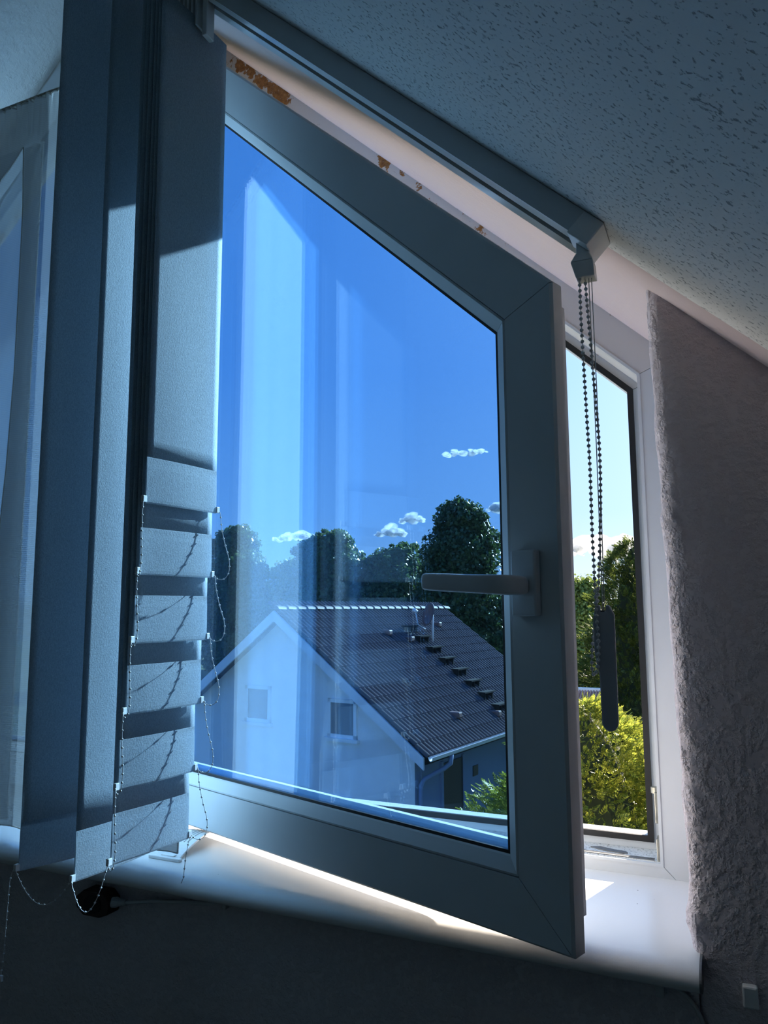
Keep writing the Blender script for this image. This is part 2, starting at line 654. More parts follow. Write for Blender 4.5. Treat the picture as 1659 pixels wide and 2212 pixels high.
slab('ceiling_right', 1.9, YB - 0.1, 0.86, 'ceiling_stucco')
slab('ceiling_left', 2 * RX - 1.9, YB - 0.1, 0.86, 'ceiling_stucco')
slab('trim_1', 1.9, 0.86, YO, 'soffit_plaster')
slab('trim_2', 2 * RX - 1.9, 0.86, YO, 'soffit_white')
m = MB()
pr = [(XL - .1, -.2), (XR + .1, -.2), (XR + .1, 0.2), (RX, ZR + .02), (XL - .1, 0.2)]
m.prism([(p[0], YB - .15, p[1]) for p in pr], [(p[0], YB, p[1]) for p in pr])
m.build('wall_back', 'room_plaster', kind='structure')
for nm, x0, x1 in (('wall_right', XR, XR + .1), ('wall_left', XL - .1, XL)):
    MB().box((x0, YB, -.2), (x1, 1.1, 0.3)).build(nm, 'room_plaster', kind='structure')

# gable wall, right of the window: roughcast with a slightly leaning, lumpy rounded corner
nz = 150
sec_n = 0
V = []
xs_front = [0.006, 0.02, 0.06, 0.15, 0.35, 0.7, 1.2, XR + 0.65]
for j in range(nz):
    t = j / (nz - 1)
    row = []
    zc = t * ceil_z(-.06)
    xc = -0.0535 - 0.0165 * max(0, zc - 1.0) / 0.83          # corner leans
    n1 = 0.0007 * math.sin(zc * 61) + RNG.normal(0, 0.0005)
    n2 = 0.0007 * math.sin(zc * 47 + 1) + RNG.normal(0, 0.0005)
    lump = 0.006 * math.exp(-((zc - 1.09) / 0.018) ** 2)
    yw = wall_y(zc)
    prof = [(xc - .012, YO), (xc - .006 + n1, 1.10), (xc - .001 + n1, yw + .030), (xc - .001 + n1 - lump, yw + .014), (xc + .003 + n2, yw + .004 - lump), (xc + .012, yw + n1 * .5)]
    prof += [(xc + .02 + (XR + .7 - xc - .02) * s / (XR + .7), yw) for s in xs_front]
    for (x, y) in prof:
        z = min(t * ceil_z(-.06), 9)
        zt = max(ceil_z(x) + 0.01, 0.01)
        row.append((x, y, t * zt if x > xc + .015 else t * (ceil_z(-.06) + .03)))
    V += row
    sec_n = len(row)
wf = empty('wall_front', (0, 0.92, 0), kind='structure')
obj('wall_panel', V, grid(sec_n, nz), 'wall_plaster', wf, smooth=True)
# below the sill
V = []
for j in range(12):
    z = 1.062 * j / 11
    for i in range(30):
        V.append((-2.29 + 2.238 * i / 29, wall_y(z), z))
obj('wall_panel', V, grid(30, 12), 'wall_plaster_low', wf)
MB().box((-2.29, 0.96, 0), (-.05, YO, 1.055)).build('masonry', 'room_plaster', wf)
# gable wall left of the windows
m = MB()
pr = [(XL - .1, 0), (-2.27, 0), (-2.27, ceil_z(-2.27)), (XL - .1, max(0.05, ceil_z(XL - .1)))]
m.prism([(p[0], 0.92, p[1]) for p in pr], [(p[0], YO, p[1]) for p in pr])
m.build('wall_panel', 'wall_plaster', wf)

# ------------------------------------------------------------------ mitred window profiles


def inset_poly(xl, xr, zb, z0, d):
    """corners BL, BR, TR, TL of a sloped-top opening, moved inwards by d"""
    k = z0 - d / CS
    a, b = xl + d, xr - d
    return [(a, zb + d), (b, zb + d), (b, k - TS * b), (a, k - TS * a)]


def rails(polyargs, prof, mapf, names, mat, parent, gap=0.0, bev=0.0):
    res = []
    loops = [[(c, off) for c in inset_poly(*polyargs, d)] for d, off in prof]
    for i in range(4):
        j = (i + 1) % 4
        A, B = [], []
        for lp in loops:
            (a, off), (b, _) = lp[i], lp[j]
            dx, dz = b[0] - a[0], b[1] - a[1]
            L = math.hypot(dx, dz)
            g = gap / L
            A.append(mapf(a[0] + dx * g, off, a[1] + dz * g))
            B.append(mapf(b[0] - dx * g, off, b[1] - dz * g))
        o = MB().prism(A, B).build(names[i], mat[i] if isinstance(mat, (list, tuple)) else mat, parent)
        if bev:
            bevel(o, bev)
        res.append(o)
    return res


def quad_pane(polyargs, d, o0, o1, mapf, name, mat, parent):
    c = inset_poly(*polyargs, d)
    return MB().prism([mapf(x, o0, z) for x, z in c], [mapf(x, o1, z) for x, z in c]).build(name, mat, parent)


ident = lambda x, y, z: (x, y, z)
mirx = lambda x, y, z: (2 * RX - x, y, z)

# fixed frame: step polygon, face at y = 1.16
FR = (-1.095, -0.106, 1.0985, 1.694)
fr_prof = [(-0.052, 1.16), (-0.004, 1.16), (0.0, 1.163), (0.0, 1.2175), (0.019, 1.2175), (0.019, 1.245), (-0.052, 1.245)]
RN = ['bottom_rail', 'jamb_rail', 'top_rail', 'hinge_rail']
for nm, mf in (('window_1', ident), ('window_2', mirx)):
    w = empty(nm, mf(-0.6, 1.2, 1.06), kind='structure')
    rails(FR, fr_prof, mf, RN, ['pvc', 'pvc', 'pvc_stained', 'pvc'], w, gap=0.0004)
    # white bead line on the face edge and the gasket on the lip
    rails(FR, [(-0.0045, 1.1585), (-0.0005, 1.1585), (-0.0005, 1.162), (-0.0045, 1.162)], mf, ['face_bead'] * 4, 'pvc', w)
    rails(FR, [(0.0115, 1.2125), (0.0202, 1.2125), (0.0202, 1.2178), (0.0115, 1.2178)], mf, ['gasket'] * 4, 'rubber', w)
    if nm == 'window_1':
        # dirty rebate floor, groove lines and steel strikers
        MB().box((-1.09, 1.1635, 1.0984), (-.1065, 1.2170, 1.0992)).build('rebate_floor', 'rebate_dirt', w)
        MB().box((-1.09, 1.1655, 1.0990), (-.114, 1.1690, 1.1003)).build('groove_strip', 'rubber_grey', w)
        MB().box((-1.09, 1.1725, 1.0990), (-.114, 1.1750, 1.1000)).build('groove_strip', 'rubber_grey', w)
        a = MB().box((-.1100, 1.1635, 1.0990), (-.1060, 1.185, 1.1290)).build('strike_plate', 'steel', w)
        bevel(a, 0.0008)
        a = MB().box((-.1105, 1.1700, 1.1480), (-.1060, 1.196, 1.1900)).build('strike_plate', 'steel', w)
        bevel(a, 0.0008)
        MB().tube([(-.1095, 1.178, 1.188), (-.1095, 1.178, 1.196)], 0.006, 12).build('striker_pin', 'steel', w)
        # dried putty smear lying in the rebate
        pts = [(-.205, 1.192), (-.198, 1.188), (-.19, 1.184), (-.175, 1.181), (-.158, 1.179), (-.151, 1.182), (-.155, 1.189), (-.168, 1.190), (-.180, 1.194), (-.192, 1.198)]
        MB().prism([(x, y, 1.0990) for x, y in pts], [(x, y, 1.1008) for x, y in pts]).build('putty_smear', 'rubber_grey', w)
MB().box((RX - .026, 1.16, 1.05), (RX + .026, 1.245, ZR - .03)).build('trim_3', 'pvc', kind='structure')

# ------------------------------------------------------------------ the open sash
SA = rad(19.25)
SD = Vector((math.cos(SA), -math.sin(SA), 0))
SNV = Vector((math.sin(SA), math.cos(SA), 0))
SP = Vector((-0.1972, 0.8250, 0))


def S(u, off, z):
    p = SP + SD * u + SNV * off
    return (p.x, p.y, z)


SASH = (-0.960, 0.040, 1.1012, 1.8480)     # z0 at u=0 of the top edge
sash_prof = [(0.0, 0.003), (0.003, 0.0), (0.0630, 0.0), (0.0630, 0.036), (0.0815, 0.040), (0.0815, 0.062), (0.020, 0.062), (0.020, 0.021), (0.0, 0.021)]
bead_prof = [(0.0640, 0.0012), (0.0665, 0.0004), (0.0800, 0.0095), (0.0815, 0.0115), (0.0815, 0.0140), (0.0640, 0.0140)]
gask_prof = [(0.0800, 0.0115), (0.0850, 0.0125), (0.0850, 0.0155), (0.0800, 0.0155)]
SRN = ['bottom_rail', 'handle_stile', 'top_rail', 'hinge_stile']


def build_sash(name, mapf, base, label, handle):
    w = empty(name, base, label, 'window')
    rails(SASH, sash_prof, mapf, SRN, 'pvc', w, gap=0.0005)
    rails(SASH, bead_prof, mapf, ['glazing_bead'] * 4, 'pvc', w, gap=0.0002)
    rails(SASH, gask_prof, mapf, ['glazing_gasket'] * 4, 'rubber', w)
    rails(SASH, [(0.079, 0.0360), (0.088, 0.0360), (0.088, 0.0395), (0.079, 0.0395)], mapf, ['spacer_bar'] * 4, 'rail_paint', w)
    rails(SASH, [(0.0165, 0.0215), (0.0205, 0.0215), (0.0205, 0.029), (0.0165, 0.029)], mapf, ['edge_gasket'] * 4, 'rubber_grey', w)
    quad_pane(SASH, 0.078, 0.0155, 0.0192, mapf, 'pane', 'glass_tinted', w)
    quad_pane(SASH, 0.078, 0.0320, 0.0357, mapf, 'pane', 'glass_tinted', w)
    MB().box((-0.945, 0.0615, 1.1020), (-0.010, 0.0820, 1.1320), mapf).build('sill_shade_bar', 'pvc', w)  # unseen bar added behind the bottom rail to limit sun on the sill
    if handle:
        h = empty('handle', base)
        h.location = (0, 0, 0)
        h.parent = w
        ORG[h] = ORG[w]
        r_ = MB().box((-0.0165, -0.0115, 1.4405), (0.0150, 0.0, 1.5120), mapf).build('rosette', 'handle_plastic', h)
        bevel(r_, 0.0025, 3)
        # lever: square neck out of the rosette, bend, straight grip
        def ring(c, wy, wz):
            return [(c[0], c[1], c[2], wy, wz)]
        path = [(0.0, -0.008, 1.4735), (0.0, -0.030, 1.4735), (-0.003, -0.0415, 1.4738), (-0.012, -0.0485, 1.4742), (-0.030, -0.0500, 1.4752), (-0.070, -0.0495, 1.4775), (-0.107, -0.0490, 1.4798), (-0.1105, -0.0490, 1.480)]
        half = [(0.0095, 0.0108), (0.0095, 0.0108), (0.0090, 0.0110), (0.0075, 0.0108), (0.0065, 0.0104), (0.0062, 0.0102), (0.0062, 0.0102), (0.0045, 0.0085)]
        V, F = [], []
        nn = 12
        for i, (p, hw) in enumerate(zip(path, half)):
            a = Vector(path[max(i - 1, 0)])
            b = Vector(path[min(i + 1, len(path) - 1)])
            t = (b - a).normalized()
            side = t.cross(Vector((0, 0, 1))).normalized()
            for k in range(nn):
                th = 2 * math.pi * (k + .5) / nn
                cx, cz = math.cos(th), math.sin(th)
                e = 0.45
                sx = math.copysign(abs(cx) ** e, cx) * hw[0]
                sz = math.copysign(abs(cz) ** e, cz) * hw[1]
                q = Vector(p) + side * sx + Vector((0, 0, 1)) * sz
                V.append(mapf(q.x, q.y, q.z))
        for i in range(len(path) - 1):
            for k in range(nn):
                F.append((i * nn + k, i * nn + (k + 1) % nn, (i + 1) * nn + (k + 1) % nn, (i + 1) * nn + k))
        F.append(tuple(range(nn)))
        F.append(tuple((len(path) - 1) * nn + k for k in range(nn)))
        lv = fix_normals(obj('lever', V, F, 'handle_plastic', h, smooth=True))
        md = lv.modifiers.new('sub', 'SUBSURF')
        md.levels = md.render_levels = 2
    return w


build_sash('window_sash', S, S(-0.96, 0.03, 1.1012), 'sloped-top window sash with bluish glass swung open into the room', True)
closed_l = lambda u, off, z: (2 * RX - (u + 0.96 - 1.103), 1.139 + off, z + 0.0)
SASH_SAVE = SASH
build_sash('window_sash', closed_l, (2 * RX + 1.103, 1.17, 1.1012), 'closed mirror-image window sash behind the sheer curtain at far left', False)

# ------------------------------------------------------------------ window sill
prof = [(1.165, 1.0787), (0.935, 1.0787)]
for k in range(0, 17):
    a = math.pi * k / 16
    prof.append((0.9180 - 0.0290 * math.sin(a) * 1.0, 1.0642 + 0.0145 * math.cos(a)))
prof += [(0.955, 1.0497), (0.955, 1.062), (1.165, 1.062)]
SX0, SX1 = -2.29, -0.0490
sill = empty('window_sill', (-1.17, 1.0, 1.055), 'long white laminate window sill with rounded front edge under the windows', 'window sill')
m = MB().prism([(SX0, y, z) for y, z in prof], [(SX1, y, z) for y, z in prof])
o = m.build('sill_board', 'sill_laminate', sill)
for p_ in o.data.polygons:
    p_.use_smooth = len(p_.vertices) == 4
md = o.modifiers.new('es', 'EDGE_SPLIT')
md.split_angle = rad(40)
MB().prism([(SX1, y, z) for y, z in prof if y < 0.97], [(SX1 + .0025, y, z) for y, z in prof if y < 0.97]).build('end_cap', 'rubber_grey', sill)

# ------------------------------------------------------------------ blind headrail along the slope
HD = Vector((CS, 0, -SN))       # down the slope
HN = Vector((SN, 0, CS))        # out of the ceiling (upwards)
HB = Vector((-0.0968, 0, ceil_z(-0.0968)))


def H(s, y, h):
    p = HB + HD * s - HN * h
    return (p.x, y, p.z)


blind = empty('vertical_blind', H(-0.7, 0.815, 0.014), 'grey vertical fabric blind gathered at the left under a sloping headrail', 'blind')


def part(name, par, label=None):
    o = bpy.data.objects.new(name, None)
    o.empty_display_size = 0.05
    COL.objects.link(o)
    o.parent = par
    ORG[o] = ORG[par]
    return tag(o, label)


rail = part('headrail', blind, 'sloping white headrail')
L0 = -1.42


def hprism(name, pr, mat, s0=L0, s1=-0.004):
    o = MB().prism([H(s0, y, h) for y, h in pr], [H(s1, y, h) for y, h in pr]).build(name, mat, rail)
    return o


hprism('rail_body', [(.7900, .0008), (.7900, .0265), (.7930, .0265), (.7930, .0035), (.8370, .0035), (.8370, .0265), (.8400, .0265), (.8400, .0008)], 'rail_paint')
hprism('rail_lip', [(.7902, .0250), (.7902, .0262), (.8080, .0276), (.8080, .0250)], 'rail_lip')
hprism('rail_lip', [(.8205, .0250), (.8205, .0286), (.8398, .0302), (.8398, .0250)], 'rail_lip')
hprism('rail_inside', [(.7932, .0036), (.7932, .010), (.8368, .010), (.8368, .0036)], 'dark_inside')
o = MB().prism([H(-.028, y, h) for y, h in ((.7890, .0005), (.7890, .0290), (.8410, .0290), (.8410, .0005))],
               [H(.0, y, h) for y, h in ((.7890, .0005), (.7890, .0290), (.8410, .0290), (.8410, .0005))]).build('end_cap', 'blind_plastic', rail)
bevel(o, 0.0015)
# chain guide hanging from the end
bx, by = -0.1215, 0.8130
o = MB().prism([(bx - .0085, by - .008, 1.8470), (bx + .0065, by - .008, 1.8470), (bx + .0065, by + .010, 1.8470), (bx - .0085, by + .010, 1.8470)],
               [(bx - .0085, by - .008, 1.8290), (bx + .0055, by - .008, 1.8290), (bx + .0055, by + .010, 1.8290), (bx - .0085, by + .010, 1.8290)]).build('chain_guide', 'blind_plastic', rail)
bevel(o, 0.001)
o = MB().prism([(bx - .0150, by - .009, 1.8240), (bx + .0090, by - .009, 1.8240), (bx + .0090, by + .012, 1.8240), (bx - .0150, by + .012, 1.8240)],
               [(bx - .0090, by - .009, 1.8330), (bx + .0050, by - .009, 1.8330), (bx + .0050, by + .012, 1.8330), (bx - .0090, by + .012, 1.8330)]).build('chain_guide', 'blind_plastic', rail)
bevel(o, 0.001)
o = MB().prism([(bx - .0150, by - .009, 1.8240), (bx + .0090, by - .009, 1.8240), (bx + .0090, by + .012, 1.8240), (bx - .0150, by + .012, 1.8240)],
               [(bx - .0100, by - .007, 1.8060), (bx + .0100, by - .007, 1.8060), (bx + .0100, by + .012, 1.8060), (bx - .0100, by + .012, 1.8060)]).build('chain_outlet', 'bead_plastic', rail)
bevel(o, 0.001)
# carriers of the gathered slats
for k in range(7):
    s = -0.735 + 0.0105 * (k - 6)
    y0 = 0.8140
    px, py, pz = H(s, y0, 0.028)
    o = MB().box((px - .0018, py - .016, pz - .052), (px + .0018, py + .010, pz + .012)).build('carrier', 'blind_plastic', rail)
    bevel(o, 0.0008)
px, py, pz = H(-0.722, 0.8140, 0.026)
bevel(MB().box((px - .004, py - .010, pz - .060), (px + .004, py + .008, pz + .010)).build('carrier_stop', 'blind_plastic', rail), 0.001)

# ------------------------------------------------------------------ vertical slats
# (near-edge x, far-edge x, bottom z, label)
YM, HW = 0.8050, 0.0628
SLATS = [
    (-.8518, -.8105, 1.1170, 0.003, 'leftmost grey fabric blind slat, wide and unlit, beside the sheer curtain'),
    (-.7558, -.7490, 1.1165, 0.004, 'second grey blind slat from the left, longest, with sunlit lower half'),
    (-.6978, -.6832, 1.1430, 0.002, 'grey blind slat of the gathered stack hanging lowest, just above the sill'),
    (-.6910, -.6762, 1.2310, 0.002, 'grey blind slat of the gathered stack, second step up from the sill'),
    (-.6838, -.6685, 1.3212, 0.002, 'grey blind slat of the gathered stack, third step up from the sill'),
    (-.6755, -.6612, 1.4078, 0.002, 'grey blind slat of the gathered stack, third step below the topmost hem'),
    (-.6695, -.6555, 1.4930, 0.002, 'grey blind slat of the gathered stack, second shortest, below the shortest'),
    (-.6635, -.6490, 1.5830, 0.002, 'shortest and rightmost grey blind slat, sunlit, facing the open sash'),
]
clips_near, clips_far = [], []
for idx, (xn, xf, zb, bow, lab) in enumerate(SLATS):
    zt = ceil_z((xn + xf) / 2) - 0.078
    yn, yf = YM - HW, YM + HW
    t = part('blind_slat', blind, lab)
    d = Vector((xf - xn, yf - yn, 0))
    nrm = Vector((d.y, -d.x, 0)).normalized()

    def fab(z_list, off0, thick, th_pocket=None, nx=13):
        mb = MB()
        for side in (1, -1):
            V = []
            for z in z_list:
                for i in range(nx):
                    s = i / (nx - 1)
                    bo = bow * math.sin(math.pi * s) * (1 - .35 * (z - zb) / (zt - zb)) + .0004 * math.sin(5 * s + z * 7 + idx)
                    p = Vector((xn, yn, 0)) + d * s + nrm * (bo + off0 + side * (thick if th_pocket is None else th_pocket(z, s)))
                    V.append((p.x, p.y, z))
            f = grid(nx, len(z_list))
            mb.add(V, f if side == 1 else [q[::-1] for q in f])
        n1 = nx * len(z_list)
        rim = [i for i in range(nx)] + [nx - 1 + nx * j for j in range(1, len(z_list))] + [nx * (len(z_list) - 1) + i for i in range(nx - 2, -1, -1)] + [nx * j for j in range(len(z_list) - 2, 0, -1)]
        mb.f += [(rim[k], rim[(k + 1) % len(rim)], n1 + rim[(k + 1) % len(rim)], n1 + rim[k]) for k in range(len(rim))]
        return mb
    zs = [zb + 0.055 + (zt - zb - 0.055) * k / 24 for k in range(25)]
    fab(zs, 0, 0.00025).build('fabric', 'slat_fabric', t, smooth=True)
    # stitched pocket with the weight plate
    zp = [zb, zb + .002, zb + .006, zb + .02, zb + .035, zb + .046, zb + .052, zb + .0595, zb + .0600]
    pw = {0: .0005, 1: .0010, 2: .0012, 3: .0012, 4: .0011, 5: .0009, 6: .0006, 7: .00035, 8: .0002}
    idxz = {round(z, 6): k for k, z in enumerate(zp)}
    fab(zp, 0, 0, lambda z, s: pw[idxz[round(z, 6)]]).build('hem_pocket', 'slat_fabric', t)
    # clips at the lower corners
    for s, store, e in ((0.0, clips_near, -1), (1.0, clips_far, 1)):
        c = Vector((xn, yn, 0)) + d * s
        c = Vector((c.x, c.y + e * .0030, zb + 0.0055))
        o = MB().box((c.x - .0022, c.y - .0032, c.z - .0045), (c.x + .0022, c.y + .0032, c.z + .0040)).build('chain_clip', 'blind_plastic', t)
        bevel(o, 0.0006)
        store.append(c + Vector((0.001, e * .003, -0.001)))
    cpos = Vector(((xn + xf) / 2, YM + .008, zt))
    MB().box((cpos.x - .0012, cpos.y - .010, zt - .022), (cpos.x + .0012, cpos.y + .010, zt + .050)).build('hanger', 'blind_plastic', t)


def bead_chain(name, path, label, r=0.00135, step=0.0101, cord=0.00042, mat='bead_plastic', tail=None):
    t = part(name, blind, label)
    MB().tube(path, cord, 6).build('cord', mat, t, smooth=True)
    m = MB()
    for p in resample(path, step)[1:]:
        m.sphere(p, r, 8, 6)
    m.build('bead_string', mat, t, smooth=True, kind='stuff')
    if tail:
        p = Vector(tail)
        MB().box((p.x - .0022, p.y - .0016, p.z - .007), (p.x + .0022, p.y + .0016, p.z + .0)).build('end_clip', 'blind_plastic', t)
    return t


def loop_path(a, b, bulge, side=0.0):
    """Chain from clip a (higher) to clip b (lower), drooping and swinging out by bulge."""
    out = []
    for f, k in ((0, 0), (.06, .12), (.25, .25), (.5, .55), (.75, .92), (.92, 1.0), (1.03, .86), (1.075, .55), (1.06, .22), (1.0, 0)):
        p = a.lerp(b, min(f, 1.0))
        p.z = a.z + (b.z - a.z) * f
        out.append(p + Vector((bulge * k, side * k, 0)))
    return smooth_path(out, 6)


def u_path(a, b, sag):
    out = []
    for k in range(13):
        f = k / 12
        p = a.lerp(b, f)
        p.z -= sag * 4 * f * (1 - f)
        out.append(p)
    return [Vector(q) for q in out]


NEARL = ['uppermost', 'second', 'third', 'fourth', 'lowest']
# near side: stack loops
path = []
for k in range(7, 2, -1):
    p = loop_path(clips_near[k], clips_near[k - 1], 0.0115 + (0.002 if k < 7 else -.002), -.004)
    path += p if not path else p[1:]
bead_chain('link_chain', path, 'thin bead chain looping down the room-side corners of the stepped slats')
path = u_path(clips_near[2], clips_near[1], 0.046)
path += u_path(clips_near[1], clips_near[0], 0.036)[1:]
c = clips_near[0]
path += [c + Vector((-.003, -.002, -.004)), c + Vector((-.005, -.003, -.015)), c + Vector((-.0065, -.003, -.05)), c + Vector((-.0085, -.003, -.10)), c + Vector((-.011, -.003, -.128))]
bead_chain('link_chain', path, 'thin white bead chain swagged between the two longest slats with a loose hanging end', tail=path[-1])
path = []
for k in range(7, 2, -1):
    p = loop_path(clips_far[k], clips_far[k - 1], 0.021, 0.006)
    path += p if not path else p[1:]
c = clips_far[2]
path += [c + Vector((-.004, .0, -.012)), c + Vector((-.005, -.004, -.03)), c + Vector((-.006, -.006, -.055)), c + Vector((-.008, -.008, -.0622))]
bead_chain('link_chain', path, 'thin bead chain looping down the window-side corners of the stepped slats')

# ------------------------------------------------------------------ pull chain and cord weight
pc = empty('pull_chain', (-.123, .813, 1.812), 'beaded pull chain of the blind hanging in front of the open window gap', 'bead chain')
pa = smooth_path([(-.1285, .811, 1.812), (-.1283, .811, 1.75), (-.1265, .811, 1.65), (-.1255, .812, 1.60), (-.1258, .812, 1.53), (-.1245, .808, 1.47), (-.1238, .806, 1.44),
                  (-.1228, .804, 1.42), (-.1228, .803, 1.405), (-.1245, .804, 1.390), (-.1280, .807, 1.3815), (-.1310, .811, 1.3850), (-.1315, .815, 1.400), (-.1295, .8165, 1.42), (-.1265, .8165, 1.44),
                  (-.1235, .816, 1.46), (-.1200, .815, 1.50), (-.1165, .815, 1.56), (-.1155, .815, 1.62), (-.1195, .815, 1.72), (-.1235, .815, 1.812)], 10)
pa = [Vector(p) for p in pa]
MB().tube(pa, 0.0005, 6).build('cord', 'bead_plastic', pc, smooth=True)
bm_s = MB().sphere((0, 0, 0), 0.00205, 12, 8)
me = bpy.data.meshes.new('bead')
me.from_pydata(bm_s.v, [], bm_s.f)
me.polygons.foreach_set('use_smooth', [True] * len(me.polygons))
me.materials.append(MATS['bead_plastic'])
for p in resample(pa, 0.0064):
    b = bpy.data.objects.new('bead', me)
    COL.objects.link(b)
    b.parent = pc
    b.location = Vector(p) - ORG[pc]

cw = empty('cord_weight', (-.1185, .8145, 1.3265), 'grey plastic cord weight with rounded end hanging at the chain', 'cord weight')


def wprism(name, pts, y0, y1, mat, bv):
    o = MB().prism([(x, y0, z) for x, z in pts], [(x, y1, z) for x, z in pts]).build(name, mat, cw)
    bevel(o, bv, 3)
    return o


wp = [(-.1278, 1.4400), (-.1242, 1.4520), (-.1202, 1.4520), (-.1202, 1.4460), (-.1150, 1.4460), (-.1150, 1.4520), (-.1112, 1.4520), (-.1065, 1.4420), (-.1068, 1.3400)]
wp += [(-.1150 + .0082 * math.cos(a), 1.3352 - .0095 * math.sin(a)) for a in np.linspace(0.25, math.pi - .25, 8)]
wp += [(-.1232, 1.3400), (-.1236, 1.3800), (-.1262, 1.3930), (-.1278, 1.4050)]
wprism('weight_body', wp, .8075, .8125, 'weight_plastic', 0.0016)
for dx in (-.0015, 0.0015):
    MB().tube([(-.1175 + dx, .8135, 1.8080), (-.1165 + dx, .8125, 1.62), (-.1172 + dx * .6, .8105, 1.46), (-.1178 + dx * .4, .8105, 1.4440)], 0.00055, 6).build('cord', 'bead_plastic', cw, smooth=True)
MB().box((-.1202, .8078, 1.4250), (-.1160, .8084, 1.4462)).build('slot', 'dark_inside', cw)

# ------------------------------------------------------------------ sheer curtains behind the slats


def interp(tab):
    zs = [a for a, _ in tab]
    vs_ = [b for _, b in tab]
    return lambda z: float(np.interp(z, zs, vs_))


def sheer(par, left, right, y0, zb, zt, amp, seed, nx=90, nz=60, hems='lr', name='cloth'):
    """A hanging sheer panel between two edge curves x = left(z) and x = right(z)."""
    V = []
    for j in range(nz):
        f = j / (nz - 1)
        for i in range(nx):
            s = i / (nx - 1)
            z = zb + (zt - zb) * f
            x = left(z) + (right(z) - left(z)) * s
            y = y0 + amp * (math.sin(x * 58 + seed + .6 * math.sin(z * 2.1)) * (.55 + .45 * (1 - f)) + .5 * math.sin(x * 23 + 2 * seed))
            V.append((x, y, z))
    obj(name, V, grid(nx, nz), 'voile', par, smooth=True)
    if 'l' in hems:
        MB().tube([Vector(V[j * nx]) for j in range(nz)], 0.0013, 6).build('side_hem', 'voile_hem', par, smooth=True)
    if 'r' in hems:
        MB().tube([Vector(V[j * nx + nx - 1]) for j in range(nz)], 0.0013, 6).build('side_hem', 'voile_hem', par, smooth=True)
    MB().tube([Vector(V[i]) for i in range(nx)], 0.0010, 6).build('bottom_hem', 'voile_hem', par, smooth=True)


cur = empty('sheer_curtain', (-1.25, .917, 1.10), 'grey-blue sheer curtain with gathered top tape, parted by a pointed slit, behind the slats', 'curtain')
HEM = interp([(1.10, -1.158), (1.16, -1.170), (1.25, -1.178), (1.38, -1.165), (1.55, -1.142), (1.70, -1.131), (1.87, -1.125), (2.17, -1.128), (2.296, -1.137)])
HEM_L = interp([(1.10, -1.44), (1.6, -1.42), (1.95, -1.36), (2.15, -1.27), (2.25, -1.187), (2.296, -1.1375)])
sheer(cur, HEM, interp([(1.09, -.740), (1.40, -.728), (2.42, -.722)]), 0.917, 1.103, 2.296, 0.0040, 1.0, nx=120, nz=160, hems='lr', name='panel')
sheer(cur, interp([(1, -1.80), (3, -1.80)]), HEM_L, 0.917, 1.103, 2.296, 0.0040, 1.0, nx=100, nz=220, hems='r', name='panel')
V = []
NXT = 260
for j in range(8):
    f = j / 7
    for i in range(NXT):
        x = -1.80 + 1.078 * i / (NXT - 1)
        V.append((x, .917 + .0040 * (math.sin(x * 58 + 1.0 + .6 * math.sin(2.296 * 2.1)) * .55 + .5 * math.sin(x * 23 + 2)) * (1 - f) + .0035 * math.sin(x * 420) * f, 2.296 + .088 * f + .003 * f * math.sin(x * 260)))
obj('gathered_tape', V, grid(NXT, 8), 'voile', cur, smooth=True)
MB().tube([Vector(V[7 * NXT + i]) for i in range(NXT)], 0.0016, 6).build('top_hem', 'voile_hem', cur, smooth=True)
cur2 = empty('sheer_curtain', (-1.7, .957, 1.10), 'second pale sheer layer seen through the slit at the far left edge', 'curtain')
sheer(cur2, interp([(1, -2.24), (3, -2.24)]), interp([(1.0, -1.13), (2.5, -1.13)]), 0.957, 1.10, 2.33, 0.0030, 2.3, nx=100, hems='r')
MB().tube([(-2.24, .9195, 2.389), (-.775, .9195, 2.389)], 0.0035, 8).build('curtain_wire', 'steel', label='thin curtain wire along the gathered top of the sheer curtain', cat='curtain rod', origin=(-1.6, .9195, 2.389))

# ------------------------------------------------------------------ small things on and below the sill
cl = empty('plastic_clasp', (-.79, 1.01, 1.0787), 'white ribbed plastic clasp lying on the sill under the slats', 'clasp')
ax0, ax1 = Vector((-.7880, .9560, 0)), Vector((-.7990, 1.0640, 0))
axd = (ax1 - ax0)
sd_ = Vector((axd.y, -axd.x, 0)).normalized()
NS = 18


def clasp_pt(f, w, h):
    p = ax0 + axd * f + sd_ * w
    return (p.x, p.y, 1.0787 + h)


def arch(f):
    return 0.0032 + 0.0165 * math.sin(math.pi * min(1, f * .84)) ** 0.85


V = []
for j in range(NS):
    f = j / (NS - 1)
    hw_ = 0.0245 - .004 * abs(2 * f - 1) ** 2
    for w_, dh in ((-1, 0), (1, 0), (1, -.0028), (-1, -.0028)):
        V.append(clasp_pt(f, w_ * hw_, arch(f) + dh))
F = []
for j in range(NS - 1):
    for k in range(4):
        F.append((j * 4 + k, j * 4 + (k + 1) % 4, (j + 1) * 4 + (k + 1) % 4, (j + 1) * 4 + k))
F += [(0, 1, 2, 3), tuple((NS - 1) * 4 + k for k in range(4))]
fix_normals(obj('strap', V, F, 'blind_plastic', cl))
for w_ in (-.012, -.006, 0, .006, .012):
    m = MB()
    pts = [clasp_pt(.30 + .55 * k / 9, w_, arch(.30 + .55 * k / 9) + .0004) for k in range(10)]
    m.tube(pts, 0.0011, 6).build('rib', 'blind_plastic', cl, smooth=True)
bevel(MB().box((-.8180, .9470, 1.0788), (-.7600, .9545, 1.0835)).build('cross_bar', 'blind_plastic', cl), 0.0012)
bevel(MB().box((-.7990, .9530, 1.0830), (-.7760, .9620, 1.0850)).build('buckle', 'blind_plastic', cl), 0.0008)

